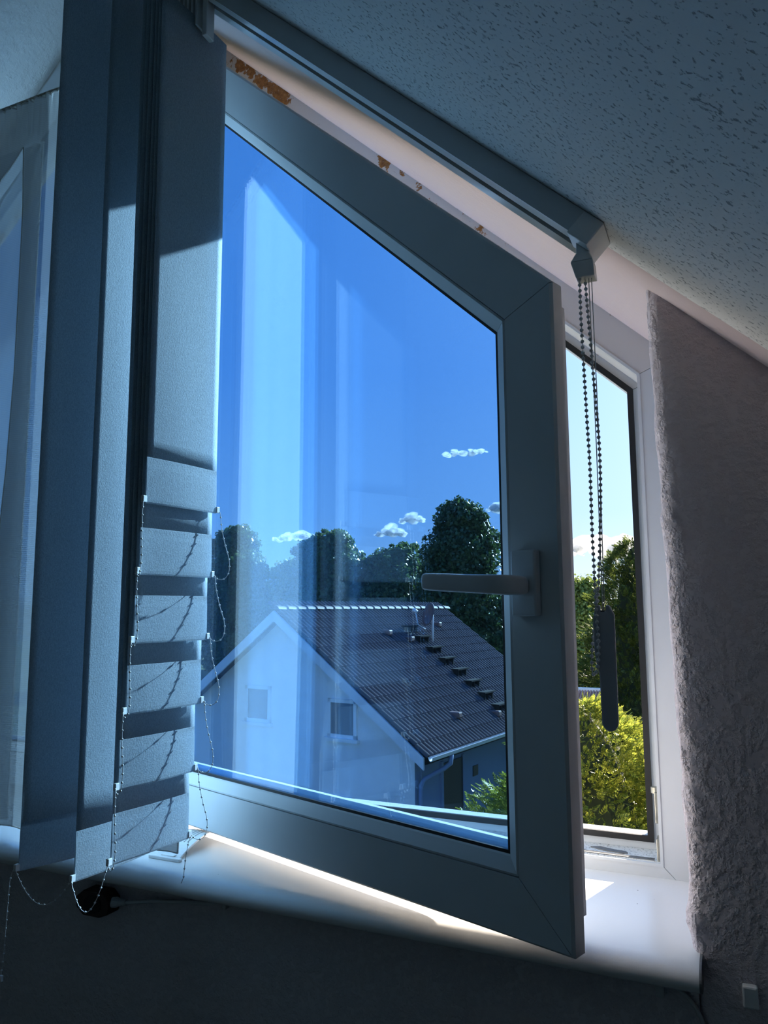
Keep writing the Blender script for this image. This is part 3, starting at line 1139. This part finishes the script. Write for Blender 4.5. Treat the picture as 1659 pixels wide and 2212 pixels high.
ps = empty('wall_socket', (-.886, .936, 1.016), 'small dark red-brown socket on the wall below the sill', 'socket')
yw = wall_y(1.015)
pts = [(-.921, 1.022), (-.905, 1.034), (-.868, 1.034), (-.856, 1.024), (-.858, 1.004), (-.874, .998), (-.905, .998), (-.918, 1.008)]
bevel(MB().prism([(x, yw - .026, z) for x, z in pts], [(x, yw, z) for x, z in pts]).build('socket_body', 'socket_dark', ps), 0.002)
pts2 = [(-.886 + .017 * math.cos(a), 1.016 + .013 * math.sin(a)) for a in np.linspace(0, 2 * math.pi, 16, endpoint=False)]
MB().prism([(x, yw - .0275, z) for x, z in pts2], [(x, yw - .0255, z) for x, z in pts2]).build('socket_face', 'dark_inside', ps)
cb = empty('cable', (-.8, .936, 1.03), 'grey cable plugged into the dark socket, running along the wall below the sill', 'cable')
pth = smooth_path([(-.852, yw - .014, 1.020), (-.83, yw - .014, 1.0225), (-.79, yw - .007, 1.028), (-.74, yw - .005, 1.0335), (-.69, yw - .005, 1.039), (-.662, yw - .005, 1.0455), (-.60, yw - .005, 1.046), (-.40, yw - .004, 1.0465)], 8)
MB().tube(pth, 0.0028, 10).build('cable_sheath', 'cable_white', cb, smooth=True)
MB().tube([(-.862, yw - .014, 1.018), (-.852, yw - .014, 1.020), (-.846, yw - .014, 1.0207), (-.832, yw - .014, 1.0222)], [.0075, .0075, .0055, .0040], 12).build('plug', 'cable_white', cb)
bevel(MB().box((-.666, yw - .010, 1.036), (-.659, yw, 1.052)).build('cable_clip', 'cable_white', cb), 0.001)
cb = empty('cable', (-.06, .936, 1.03), 'short dark cable curving down the wall below the right end of the sill', 'cable')
yw2 = wall_y(1.03)
pth = smooth_path([(-.093, yw2 - .003, 1.046), (-.075, yw2 - .003, 1.042), (-.060, yw2 - .003, 1.030), (-.050, yw2 - .003, 1.012), (-.044, yw2 - .003, .985), (-.042, yw2 - .003, .94)], 8)
MB().tube(pth, 0.0022, 10).build('cable_sheath', 'cable_white', cb, smooth=True)
bevel(MB().box((-.096, yw2 - .009, 1.030), (-.087, yw2, 1.050)).build('cable_clip', 'cable_white', cb), 0.001)
bevel(MB().box((-.0095, yw2 - .010, 1.036), (.0055, yw2, 1.058)).build('junction_cap', 'blind_plastic', label='small pale plastic cap on the wall right of the sill end', cat='wall cap', origin=(-.002, yw2, 1.036)), 0.002)

# ------------------------------------------------------------------ outside: ground
GZ = -4.3
obj('ground', [(-120, 1.6, GZ), (120, 1.6, GZ), (120, 420, GZ), (-120, 420, GZ)], [(0, 1, 2, 3)], 'grass', kind='structure')
# outer face of our own gable, below the window
MB().box((-5, 1.245, GZ), (3, 1.29, 1.05)).build('wall_outside', 'shed_wall', kind='structure')

# ------------------------------------------------------------------ neighbour house
EV = Vector((math.sin(rad(9)), math.cos(rad(9)), 0))      # along ridge and eaves
GV = Vector((math.cos(rad(9)), -math.sin(rad(9)), 0))     # across, towards the near eaves
ZV = Vector((0, 0, 1))
E0 = Vector((-5.6594, 14.4386, -1.4689))                  # lower near corner of the roof
HALF, RISE, RLEN = 3.95, 2.90, 8.1
NP = E0                                                    # local frame: a along EV, b along GV (0 at eaves, -HALF at ridge)


def Hh(a, b, z=0.0):
    p = E0 + EV * a + GV * b + ZV * z
    return (p.x, p.y, p.z)


def roof_h(b):
    return RISE * (1 - abs(b + HALF) / HALF)


house = empty('neighbour_house', Hh(4, -HALF, GZ - E0.z), 'white neighbour house with dark tiled gable roof seen through the open sash', 'house')
OV = 0.42
zb_ = GZ - E0.z
# gable wall and side walls
pr = [(-OV, zb_), (-OV, roof_h(-OV) - .18), (-HALF, RISE - .2), (-2 * HALF + OV, roof_h(-OV) - .18), (-2 * HALF + OV, zb_)]
gw = MB().prism([Hh(.35, b, z) for b, z in pr], [Hh(.6, b, z) for b, z in pr]).build('gable_wall', 'house_wall', house)
MB().prism([Hh(RLEN - .6, b, z) for b, z in pr], [Hh(RLEN - .35, b, z) for b, z in pr]).build('gable_wall', 'house_wall', house)
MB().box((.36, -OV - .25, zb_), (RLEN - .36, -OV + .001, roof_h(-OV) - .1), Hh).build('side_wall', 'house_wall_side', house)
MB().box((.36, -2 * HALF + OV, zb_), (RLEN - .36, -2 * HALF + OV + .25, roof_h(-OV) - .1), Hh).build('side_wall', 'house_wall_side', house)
# roof boards
for sgn in (1, -1):
    bb = [0, -HALF, -HALF, 0] if sgn == 1 else [-2 * HALF, -HALF, -HALF, -2 * HALF]
    pr = [(bb[0], 0.0), (bb[1], RISE), (bb[2], RISE - .14), (bb[3], -.14)]
    MB().prism([Hh(0.03, b, z - .03) for b, z in pr], [Hh(RLEN - .03, b, z - .03) for b, z in pr]).build('roof_deck', 'roof_steel', house)
    # white verge boards on the near gable
    MB().prism([Hh(-.02, b, z + (-.02 if k in (0, 1) else -.12)) for k, (b, z) in enumerate(pr)], [Hh(.03, b, z + (-.02 if k in (0, 1) else -.12)) for k, (b, z) in enumerate(pr)]).build('verge_board', 'fascia', house)
# tiles: double-ribbed pans
roof = empty('roof_covering', (0, 0, 0))
roof.parent = house
ORG[roof] = ORG[house]
SL = math.hypot(HALF, RISE)
cosr, sinr = HALF / SL, RISE / SL
TW, TL = 0.30, 0.345
ncol, nrow = int(RLEN / TW), int(math.ceil(SL / TL))
# template tile in (a, s, h): a along eaves, s up the slope, h above the deck
prof_t = [(0, .0), (.035, .0), (.050, .050), (.075, .060), (.100, .050), (.115, .0), (.15, .0), (.185, .0), (.200, .050), (.225, .060), (.250, .050), (.265, .0), (.30, .0)]
tv, tf = [], []
for s_, lift in ((0.0, 0.030), (TL + .05, 0.004)):
    for a_, h_ in prof_t:
        tv.append((a_, s_, h_ + lift))
k_ = len(prof_t)
for i in range(k_ - 1):
    tf.append((i, i + 1, k_ + i + 1, k_ + i))
for a_, h_ in prof_t:
    tv.append((a_, 0.0, h_ + 0.008))
for i in range(k_ - 1):
    tf.append((2 * k_ + i, 2 * k_ + i + 1, i + 1, i))


def tile_to_vec(a, s, h):
    """direction vector in world for tile-local coordinates"""
    return EV * a + (-GV * cosr + ZV * sinr) * s + (GV * sinr + ZV * cosr) * h


tw = [tuple(tile_to_vec(*p)) for p in tv]
tme = bpy.data.meshes.new('roof_tile')
tme.from_pydata(tw, [], tf)
tme.materials.append(MATS['roof_tile'])
rest = MB()
pts_t = []
for rI in range(nrow):
    for cI in range(ncol):
        o3 = E0 + tile_to_vec(cI * TW + 0.0, rI * TL - .05, 0.0)
        pts_t.append((rI, cI, o3))
pts_t.sort(key=lambda q: (q[2] - CAM).length)
cnt = 0
for rI, cI, o3 in pts_t:
    if cnt < 290:
        b = bpy.data.objects.new('roof_tile', tme)
        COL.objects.link(b)
        b.parent = roof
        b.location = o3 - ORG[roof]
        cnt += 1
    else:
        rest.add([tuple(Vector(p) + o3) for p in tw], tf)
rest.build('far_tiles', 'roof_tile', roof, kind='stuff', fix=False)
# ridge caps
for i in range(int(RLEN / .36) + 1):
    a0 = i * .36
    ring0 = [Hh(a0, -HALF + .15 * math.cos(t_), RISE + .015 + .085 * math.sin(t_)) for t_ in np.linspace(0, math.pi, 7)]
    ring1 = [Hh(a0 + .38, -HALF + .13 * math.cos(t_), RISE - .005 + .085 * math.sin(t_)) for t_ in np.linspace(0, math.pi, 7)]
    MB().prism(ring0, ring1).build('ridge_cap', 'roof_tile', roof)
# gutter and downpipe
gp = [(b, z) for b, z in ((.02, -.02), (.05, -.09), (.09, -.115), (.13, -.09), (.15, -.02), (.135, -.02), (.12, -.08), (.09, -.10), (.06, -.08), (.035, -.02))]
MB().prism([Hh(.12, b, z) for b, z in gp], [Hh(RLEN - .05, b, z) for b, z in gp]).build('gutter', 'gutter', house)
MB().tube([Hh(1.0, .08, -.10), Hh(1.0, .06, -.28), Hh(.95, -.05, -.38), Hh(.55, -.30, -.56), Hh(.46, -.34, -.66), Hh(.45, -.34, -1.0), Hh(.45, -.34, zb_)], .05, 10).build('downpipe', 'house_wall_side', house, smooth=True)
# door and vents on the side wall
dr = MB().box((1.48, -OV + .0, zb_ + .1), (2.40, -OV + .03, -.42), Hh).build('side_door', 'door_dark', house)
MB().box((1.40, -OV + .0, zb_ + .1), (1.48, -OV + .05, -.36), Hh).build('door_post', 'house_wall_side', dr)
MB().box((2.40, -OV + .0, zb_ + .1), (2.48, -OV + .05, -.36), Hh).build('door_post', 'house_wall_side', dr)
MB().box((2.95, -OV, -.95), (3.20, -OV + .02, -.72), Hh).build('wall_vent', 'door_dark', house)
# gable windows


def gable_window(b0, b1, z0_, z1_):
    f = empty('gable_window', (0, 0, 0))
    f.parent = house
    ORG[f] = ORG[house]
    m = MB()
    m.box((.30, b0, z0_), (.37, b0 + .08, z1_), Hh).box((.30, b1 - .08, z0_), (.37, b1, z1_), Hh).box((.30, b0, z1_ - .08), (.37, b1, z1_), Hh).box((.30, b0, z0_), (.37, b1, z0_ + .08), Hh)
    m.build('window_frame', 'fascia', f)
    MB().box((.33, b0 + .07, z0_ + .07), (.352, b1 - .07, z1_ - .07), Hh).build('window_pane', 'window_glass_far', f)
    MB().box((.24, b0 - .06, z0_ - .07), (.36, b1 + .06, z0_), Hh).build('window_ledge', 'fascia', f)


gable_window(-2.62, -1.84, .12, .95)
gable_window(-5.1, -4.3, .28, 1.12)
gable_window(-2.9, -1.9, -2.3, -1.1)
# roof steps up to the ridge
for k in range(8):
    b = -.42 - .372 * k
    hz = roof_h(b)
    st = empty('roof_step', (0, 0, 0))
    st.parent = house
    ORG[st] = ORG[house]
    a0 = 4.22
    MB().box((a0, b - .10, hz + .20), (a0 + .62, b + .12, hz + .235), Hh).build('tread', 'roof_steel', st)
    MB().box((a0 + .06, b - .08, hz + .02), (a0 + .10, b + .08, hz + .21), Hh).box((a0 + .50, b - .08, hz + .02), (a0 + .54, b + .08, hz + .21), Hh).box((a0 + .28, b - .03, hz + .02), (a0 + .33, b + .05, hz + .21), Hh).build('bracket', 'roof_steel', st)
for (a0, b) in ((3.9, -2.75), (2.3, -.55), (4.0, -.35), (6.2, -3.2), (3.2, -3.0)):
    hz = roof_h(b)
    bevel(MB().box((a0, b - .16, hz + .02), (a0 + .18, b + .14, hz + .16), Hh).build('roof_vent', 'dish', house), .03)
# satellite dish
sdh = empty('satellite_dish', (0, 0, 0))
sdh.parent = house
ORG[sdh] = ORG[house]
mb_, mz = -2.68, roof_h(-2.68)
MB().tube([Hh(5.15, mb_, mz), Hh(5.15, mb_, mz + 1.02)], .028, 10).build('mast', 'gutter', sdh, smooth=True)
dc = Vector(Hh(5.02, mb_ - .06, mz + .78))
dn = (Vector((-.62, -.72, .25))).normalized()
du = dn.cross(ZV).normalized()
dv = du.cross(dn)
V, F = [tuple(dc - dn * .09)], []
for j in range(1, 6):
    rr = .33 * j / 5
    for i in range(24):
        th = 2 * math.pi * i / 24
        V.append(tuple(dc + du * rr * math.cos(th) * .92 + dv * rr * math.sin(th) + dn * (.09 * (rr / .33) ** 2 - .09)))
for i in range(24):
    F.append((0, 1 + i, 1 + (i + 1) % 24))
for j in range(4):
    for i in range(24):
        a, b = 1 + j * 24 + i, 1 + j * 24 + (i + 1) % 24
        F.append((a, a + 24, b + 24, b))
o = obj('reflector', V, F, 'dish', sdh, smooth=True)
md = o.modifiers.new('solid', 'SOLIDIFY')
md.thickness = 0.02
MB().tube([tuple(dc - dv * .42), tuple(dc - dv * .35 + dn * .25), tuple(dc + dn * .42)], .018, 8).build('feed_arm', 'gutter', sdh, smooth=True)
MB().tube([tuple(dc + dn * .36 - dv * .03), tuple(dc + dn * .48 + dv * .01)], .05, 10).build('feed_head', 'gutter', sdh, smooth=True)

# ------------------------------------------------------------------ trees


def leaf_mesh(name, centers, radii, count, size, mat, parent, aspect=.6, shell=(.70, 1.12), seed=1, up=0.35, zmin=None):
    rng = np.random.default_rng(seed)
    c = np.array(centers, float)
    r = np.array(radii, float)
    if r.ndim == 1:
        r = np.stack([r, r, r * .85], 1)
    wgt = (r[:, 0] * r[:, 2])
    wgt = wgt / wgt.sum()
    idx = rng.choice(len(c), size=count, p=wgt)
    d = rng.normal(size=(count, 3))
    d /= np.linalg.norm(d, axis=1)[:, None]
    sh = rng.uniform(shell[0], shell[1], count) + .10 * np.sin(d[:, 0] * 9 + idx) * np.sin(d[:, 2] * 8 + idx * 2)
    p = c[idx] + d * r[idx] * sh[:, None]
    if zmin is not None:
        p = p[p[:, 2] > zmin]
        d = d[:len(p)]
    n = len(p)
    nrm = d[:n] + rng.normal(size=(n, 3)) * .8
    nrm[:, 2] += up
    nrm /= np.linalg.norm(nrm, axis=1)[:, None]
    t = np.cross(nrm, rng.normal(size=(n, 3)))
    t /= np.linalg.norm(t, axis=1)[:, None]
    b = np.cross(nrm, t)
    s = size * rng.uniform(.6, 1.35, n)[:, None]
    v = np.stack([p - t * s, p - b * s * aspect + nrm * s * .12, p + t * s, p + b * s * aspect + nrm * s * .12], 1).reshape(-1, 3)
    f = np.arange(4 * n).reshape(-1, 4)
    me_ = bpy.data.meshes.new(name)
    v = v - np.array(ORG[parent])
    me_.vertices.add(4 * n)
    me_.vertices.foreach_set('co', v.ravel())
    me_.loops.add(4 * n)
    me_.loops.foreach_set('vertex_index', f.ravel())
    me_.polygons.add(n)
    me_.polygons.foreach_set('loop_start', np.arange(0, 4 * n, 4))
    me_.polygons.foreach_set('loop_total', np.full(n, 4))
    me_.update(calc_edges=True)
    me_.materials.append(MATS[mat])
    o = bpy.data.objects.new(name, me_)
    COL.objects.link(o)
    o.parent = parent
    ORG[o] = ORG[parent]
    o['kind'] = 'stuff'
    return o


def tree(x, y, ztop, w, label, mat, count, size, seed, squat=1.0, zlow=None, lump=14, name='tree', far=2.0):
    # stands well back, beyond the neighbour's garden
    x, y, ztop, w, size = x * far, y * far, 1.45 + (ztop - 1.45) * far, w * far, size * far
    t = empty(name, (x, y, GZ), label, 'tree')
    rng = np.random.default_rng(seed)
    zl = GZ + 2.0 if zlow is None else 1.45 + (zlow - 1.45) * far
    zl = max(zl, GZ + .6)
    hgt = ztop - zl
    cs, rs = [], []
    for k in range(lump):
        f = (k + .5) / lump
        rad_ = w * (math.sin(math.pi * min(.98, .16 + .80 * f)) ** .7)
        a = k * 2.4 + rng.uniform(0, .6)
        off = rad_ * rng.uniform(.25, .62)
        br = rng.uniform(.34, .50) * w * (1 - .35 * f)
        cs.append((x + off * math.cos(a), y + off * math.sin(a), zl + hgt * f * .93 - br * .1))
        rs.append(br)
    cs.append((x, y, ztop - .42 * w))
    rs.append(w * .40)
    cs.append((x, y, zl + hgt * .45))
    rs.append(w * .68)
    cs.append((x, y, zl + hgt * .68))
    rs.append(w * .60)
    tufts = []
    for k in range(240):
        j = int(rng.integers(len(cs)))
        d = rng.normal(size=3)
        d[2] = abs(d[2]) * .8 + d[2] * .2
        d /= np.linalg.norm(d)
        tr_ = rng.uniform(.10, .24) * far
        tufts.append((tuple(np.array(cs[j]) + d * np.array([1, 1, .85]) * rs[j] * rng.uniform(.95, 1.16)), tr_))
    leaf_mesh('foliage', cs, rs, count, size, mat, t, seed=seed)
    leaf_mesh('foliage_tufts', [q[0] for q in tufts], [q[1] for q in tufts], int(count * .45), size * .8, mat, t, seed=seed + 100, shell=(.2, 1.25))
    MB().tube([(x, y, GZ), (x + .1, y, zl + hgt * .2), (x, y + .1, zl + hgt * .7)], [.34, .26, .08], 10).build('trunk', 'bark', t, smooth=True)
    return t


tree(-8.25, 24.8, 5.25, 2.15, 'tall dark round-topped tree behind the right end of the tiled roof', 'leaf_dark', 56000, .072, 11, zlow=-1.5, lump=20)
tree(-16.5, 30.5, 5.1, 2.7, 'broad tree rising just left of the middle of the sash glass', 'leaf_mid', 32000, .095, 12, zlow=-1.5)
tree(-14.0, 32.0, 4.3, 2.9, 'lower green tree right behind the roof ridge, left of the dark tree', 'leaf_mid', 32000, .095, 13, zlow=-1.5)
tree(-19.9, 33.0, 3.9, 2.4, 'low tree in the dip between two taller trees behind the house gable', 'leaf_light', 22000, .10, 17, zlow=-2)
tree(-19.3, 27.3, 5.1, 2.1, 'leafy tree standing beside the slat edge at the left of the glass', 'leaf_mid', 32000, .09, 14, zlow=-2)
tree(-6.3, 28.5, 2.2, 2.2, 'light green low tree at the far end of the tiled roof', 'leaf_light', 22000, .09, 16, zlow=-2.5)
tree(-3.9, 22.6, 2.35, 1.35, 'yellow-green tree in the open gap beside the handle stile', 'leaf_light', 24000, .06, 18, zlow=-2.5, far=1.6)
tree(-2.9, 19.5, .3, 1.2, 'dark shrub behind the red roof edge in the open gap', 'leaf_dark', 14000, .075, 19, zlow=-3.5, far=1.0)


# conifers: sprays of narrow blades
def conifer(x, y, ztop, w, h, label, mat, sprays, ln, seed, zmin, power=.8, name='conifer_tree'):
    t = empty(name, (x, y, GZ), label, 'tree')
    rng = np.random.default_rng(seed)
    blades = []
    for k in range(9):
        f = k / 8
        ang = (-1 if k % 2 else 1) * (0.75 - .45 * f)
        base = f * .72
        L = .42 * (1 - .45 * f)
        blades.append((base, ang if k < 8 else 0, L))
    tq = []
    for base, ang, L in blades:
        dx, dy = math.cos(ang), math.sin(ang)
        wd = .055
        tq.append([(base, 0, 0), (base + dx * L * .5 - dy * wd, dy * L * .5 + dx * wd, .03), (base + dx * L, dy * L, -.03), (base + dx * L * .5 + dy * wd, dy * L * .5 - dx * wd, .03)])
    tq = np.array(tq).reshape(-1, 3)
    n = sprays
    u = rng.uniform(0, 1, n)
    zz = ztop - (u ** power) * (ztop - zmin)
    fr = np.clip((ztop - zz) / h, 0, 1)
    rr = w * np.sqrt(np.clip(fr, 0, 1)) * (1 + .16 * np.sin(zz * 9 + 3 * seed) + 0)
    th = rng.uniform(0, 2 * math.pi, n)
    rr = rr * (1 + .13 * np.sin(th * 7 + zz * 5)) * rng.uniform(.72, 1.04, n)
    p = np.stack([x + rr * np.cos(th), y + rr * np.sin(th), zz], 1)
    out = np.stack([np.cos(th), np.sin(th), rng.uniform(.15, 1.0, n)], 1) + rng.normal(size=(n, 3)) * .35
    out /= np.linalg.norm(out, axis=1)[:, None]
    side = np.cross(out, rng.normal(size=(n, 3)))
    side /= np.linalg.norm(side, axis=1)[:, None]
    nr = np.cross(out, side)
    s = ln * rng.uniform(.6, 1.3, n)
    v = p[:, None, :] + s[:, None, None] * (tq[None, :, 0:1] * out[:, None, :] + tq[None, :, 1:2] * side[:, None, :] + tq[None, :, 2:3] * nr[:, None, :])
    v = v.reshape(-1, 3) - np.array(ORG[t])
    nq = len(v) // 4
    me_ = bpy.data.meshes.new('foliage')
    me_.vertices.add(len(v))
    me_.vertices.foreach_set('co', v.ravel())
    me_.loops.add(len(v))
    me_.loops.foreach_set('vertex_index', np.arange(len(v)))
    me_.polygons.add(nq)
    me_.polygons.foreach_set('loop_start', np.arange(0, 4 * nq, 4))
    me_.polygons.foreach_set('loop_total', np.full(nq, 4))
    me_.update(calc_edges=True)
    me_.materials.append(MATS[mat])
    o = bpy.data.objects.new('foliage', me_)
    COL.objects.link(o)
    o.parent = t
    ORG[o] = ORG[t]
    o['kind'] = 'stuff'
    MB().tube([(x, y, GZ), (x, y, ztop - .25)], [.12, .02], 8).build('trunk', 'bark', t, smooth=True)
    # dense inner twigs so that the crown is not see-through
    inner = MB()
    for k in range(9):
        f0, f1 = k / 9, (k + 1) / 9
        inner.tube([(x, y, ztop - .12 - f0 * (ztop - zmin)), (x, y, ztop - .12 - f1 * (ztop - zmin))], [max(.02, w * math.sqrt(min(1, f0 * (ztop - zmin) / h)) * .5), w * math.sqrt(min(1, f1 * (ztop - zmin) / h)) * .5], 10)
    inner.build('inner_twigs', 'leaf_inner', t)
    return t


conifer(-1.35, 7.9, .50, 1.25, 1.9, 'bright yellow-green conifer filling the bottom of the open gap', 'leaf_conifer', 9000, .125, 21, -1.6)
conifer(-0.45, 8.6, .15, 1.0, 1.9, 'second yellow-green conifer, at the jamb side of the open gap', 'leaf_conifer', 5000, .125, 22, -1.6)
conifer(-2.05, 9.2, -.15, .75, 1.7, 'small conifer with a branch in front of the dark side wall', 'leaf_conifer_dark', 3000, .14, 24, -2.6)
conifer(-1.75, 16.2, 2.75, 1.15, 3.4, 'tall dark conifer with drooping sprays in the right of the open gap', 'leaf_conifer_dark', 9000, .20, 23, -2.2)

# small tiled shed roof beyond the conifer
shed = empty('garden_shed', (-2.5, 12.6, GZ), 'small shed with reddish clay roof peeping over the yellow-green conifer', 'shed')
zs0, zs1 = -.62, .02
MB().prism([(-3.2, 12.0, zs0), (-1.95, 12.0, zs0), (-1.95, 13.6, zs1), (-3.2, 13.6, zs1)], [(-3.2, 12.0, zs0 - .06), (-1.95, 12.0, zs0 - .06), (-1.95, 13.6, zs1 - .06), (-3.2, 13.6, zs1 - .06)]).build('roof', 'clay_tile', shed)
for i in range(26):
    x = -3.18 + i * .0475
    MB().tube([(x, 11.98, zs0 + .01), (x, 13.6, zs1 + .01)], .017, 6).build('roof_rib', 'clay_tile', shed)
MB().box((-3.1, 12.1, GZ), (-2.05, 13.5, zs0 - .02)).build('wall', 'shed_wall', shed)
MB().box((-3.22, 13.58, zs1 - .02), (-1.93, 13.68, zs1 + .05)).build('ridge_board', 'fascia', shed)

# ------------------------------------------------------------------ clouds


def cloud(cx, cy, cz, w, h, label, seed, n=30):
    rng = np.random.default_rng(seed)
    o = empty('cloud', (cx, cy, cz), label, 'cloud')
    bm = bmesh.new()
    for k in range(n):
        f = rng.uniform(-1, 1)
        r = h * rng.uniform(.18, .42) * (1 - .55 * abs(f))
        M = Matrix.Translation((f * w, rng.uniform(-.3, .3) * w, rng.uniform(-.1, .45) * h * (1 - abs(f)))) @ Matrix.Diagonal((1.35, 1.2, .8, 1))
        bmesh.ops.create_icosphere(bm, subdivisions=2, radius=r, matrix=M)
    for v in bm.verts:
        c = v.co
        v.co += Vector((math.sin(c.x * .9 + c.z), math.sin(c.y + c.x * .7), math.sin(c.z * 1.3 + c.x))) * h * .05
        v.co += Vector((math.sin(c.x * 3.1 / h * 6), math.sin(c.y * 3 / h * 6 + c.z), math.sin(c.z * 3 / h * 6 + c.x))) * h * .03
    me_ = bpy.data.meshes.new('vapour')
    bm.to_mesh(me_)
    bm.free()
    me_.polygons.foreach_set('use_smooth', [True] * len(me_.polygons))
    me_.materials.append(MATS['cloud'])
    ob = bpy.data.objects.new('vapour', me_)
    COL.objects.link(ob)
    ob.parent = o


cloud(-91.4, 281.9, 61.8, 8.6, 5.0, 'small single white cloud in the blue sky above the handle', 31)
cloud(-160, 364.7, 40.0, 9, 8.0, 'small white cloud above the trees, left of the dark tree', 32)
cloud(-148, 366, 46.5, 7, 7.0, 'small white cloud touching the left side of the dark tree', 35)
cloud(-205, 344.5, 38.0, 12, 9.0, 'faint white cloud over the trees behind the reflections', 33)
cloud(-108, 386, 52.5, 5, 7, 'tiny white cloud at the right edge of the glass', 34)
cloud(-57, 412, 31, 24, 20, 'big bright white cloud in the open gap above the conifers', 36, 24)
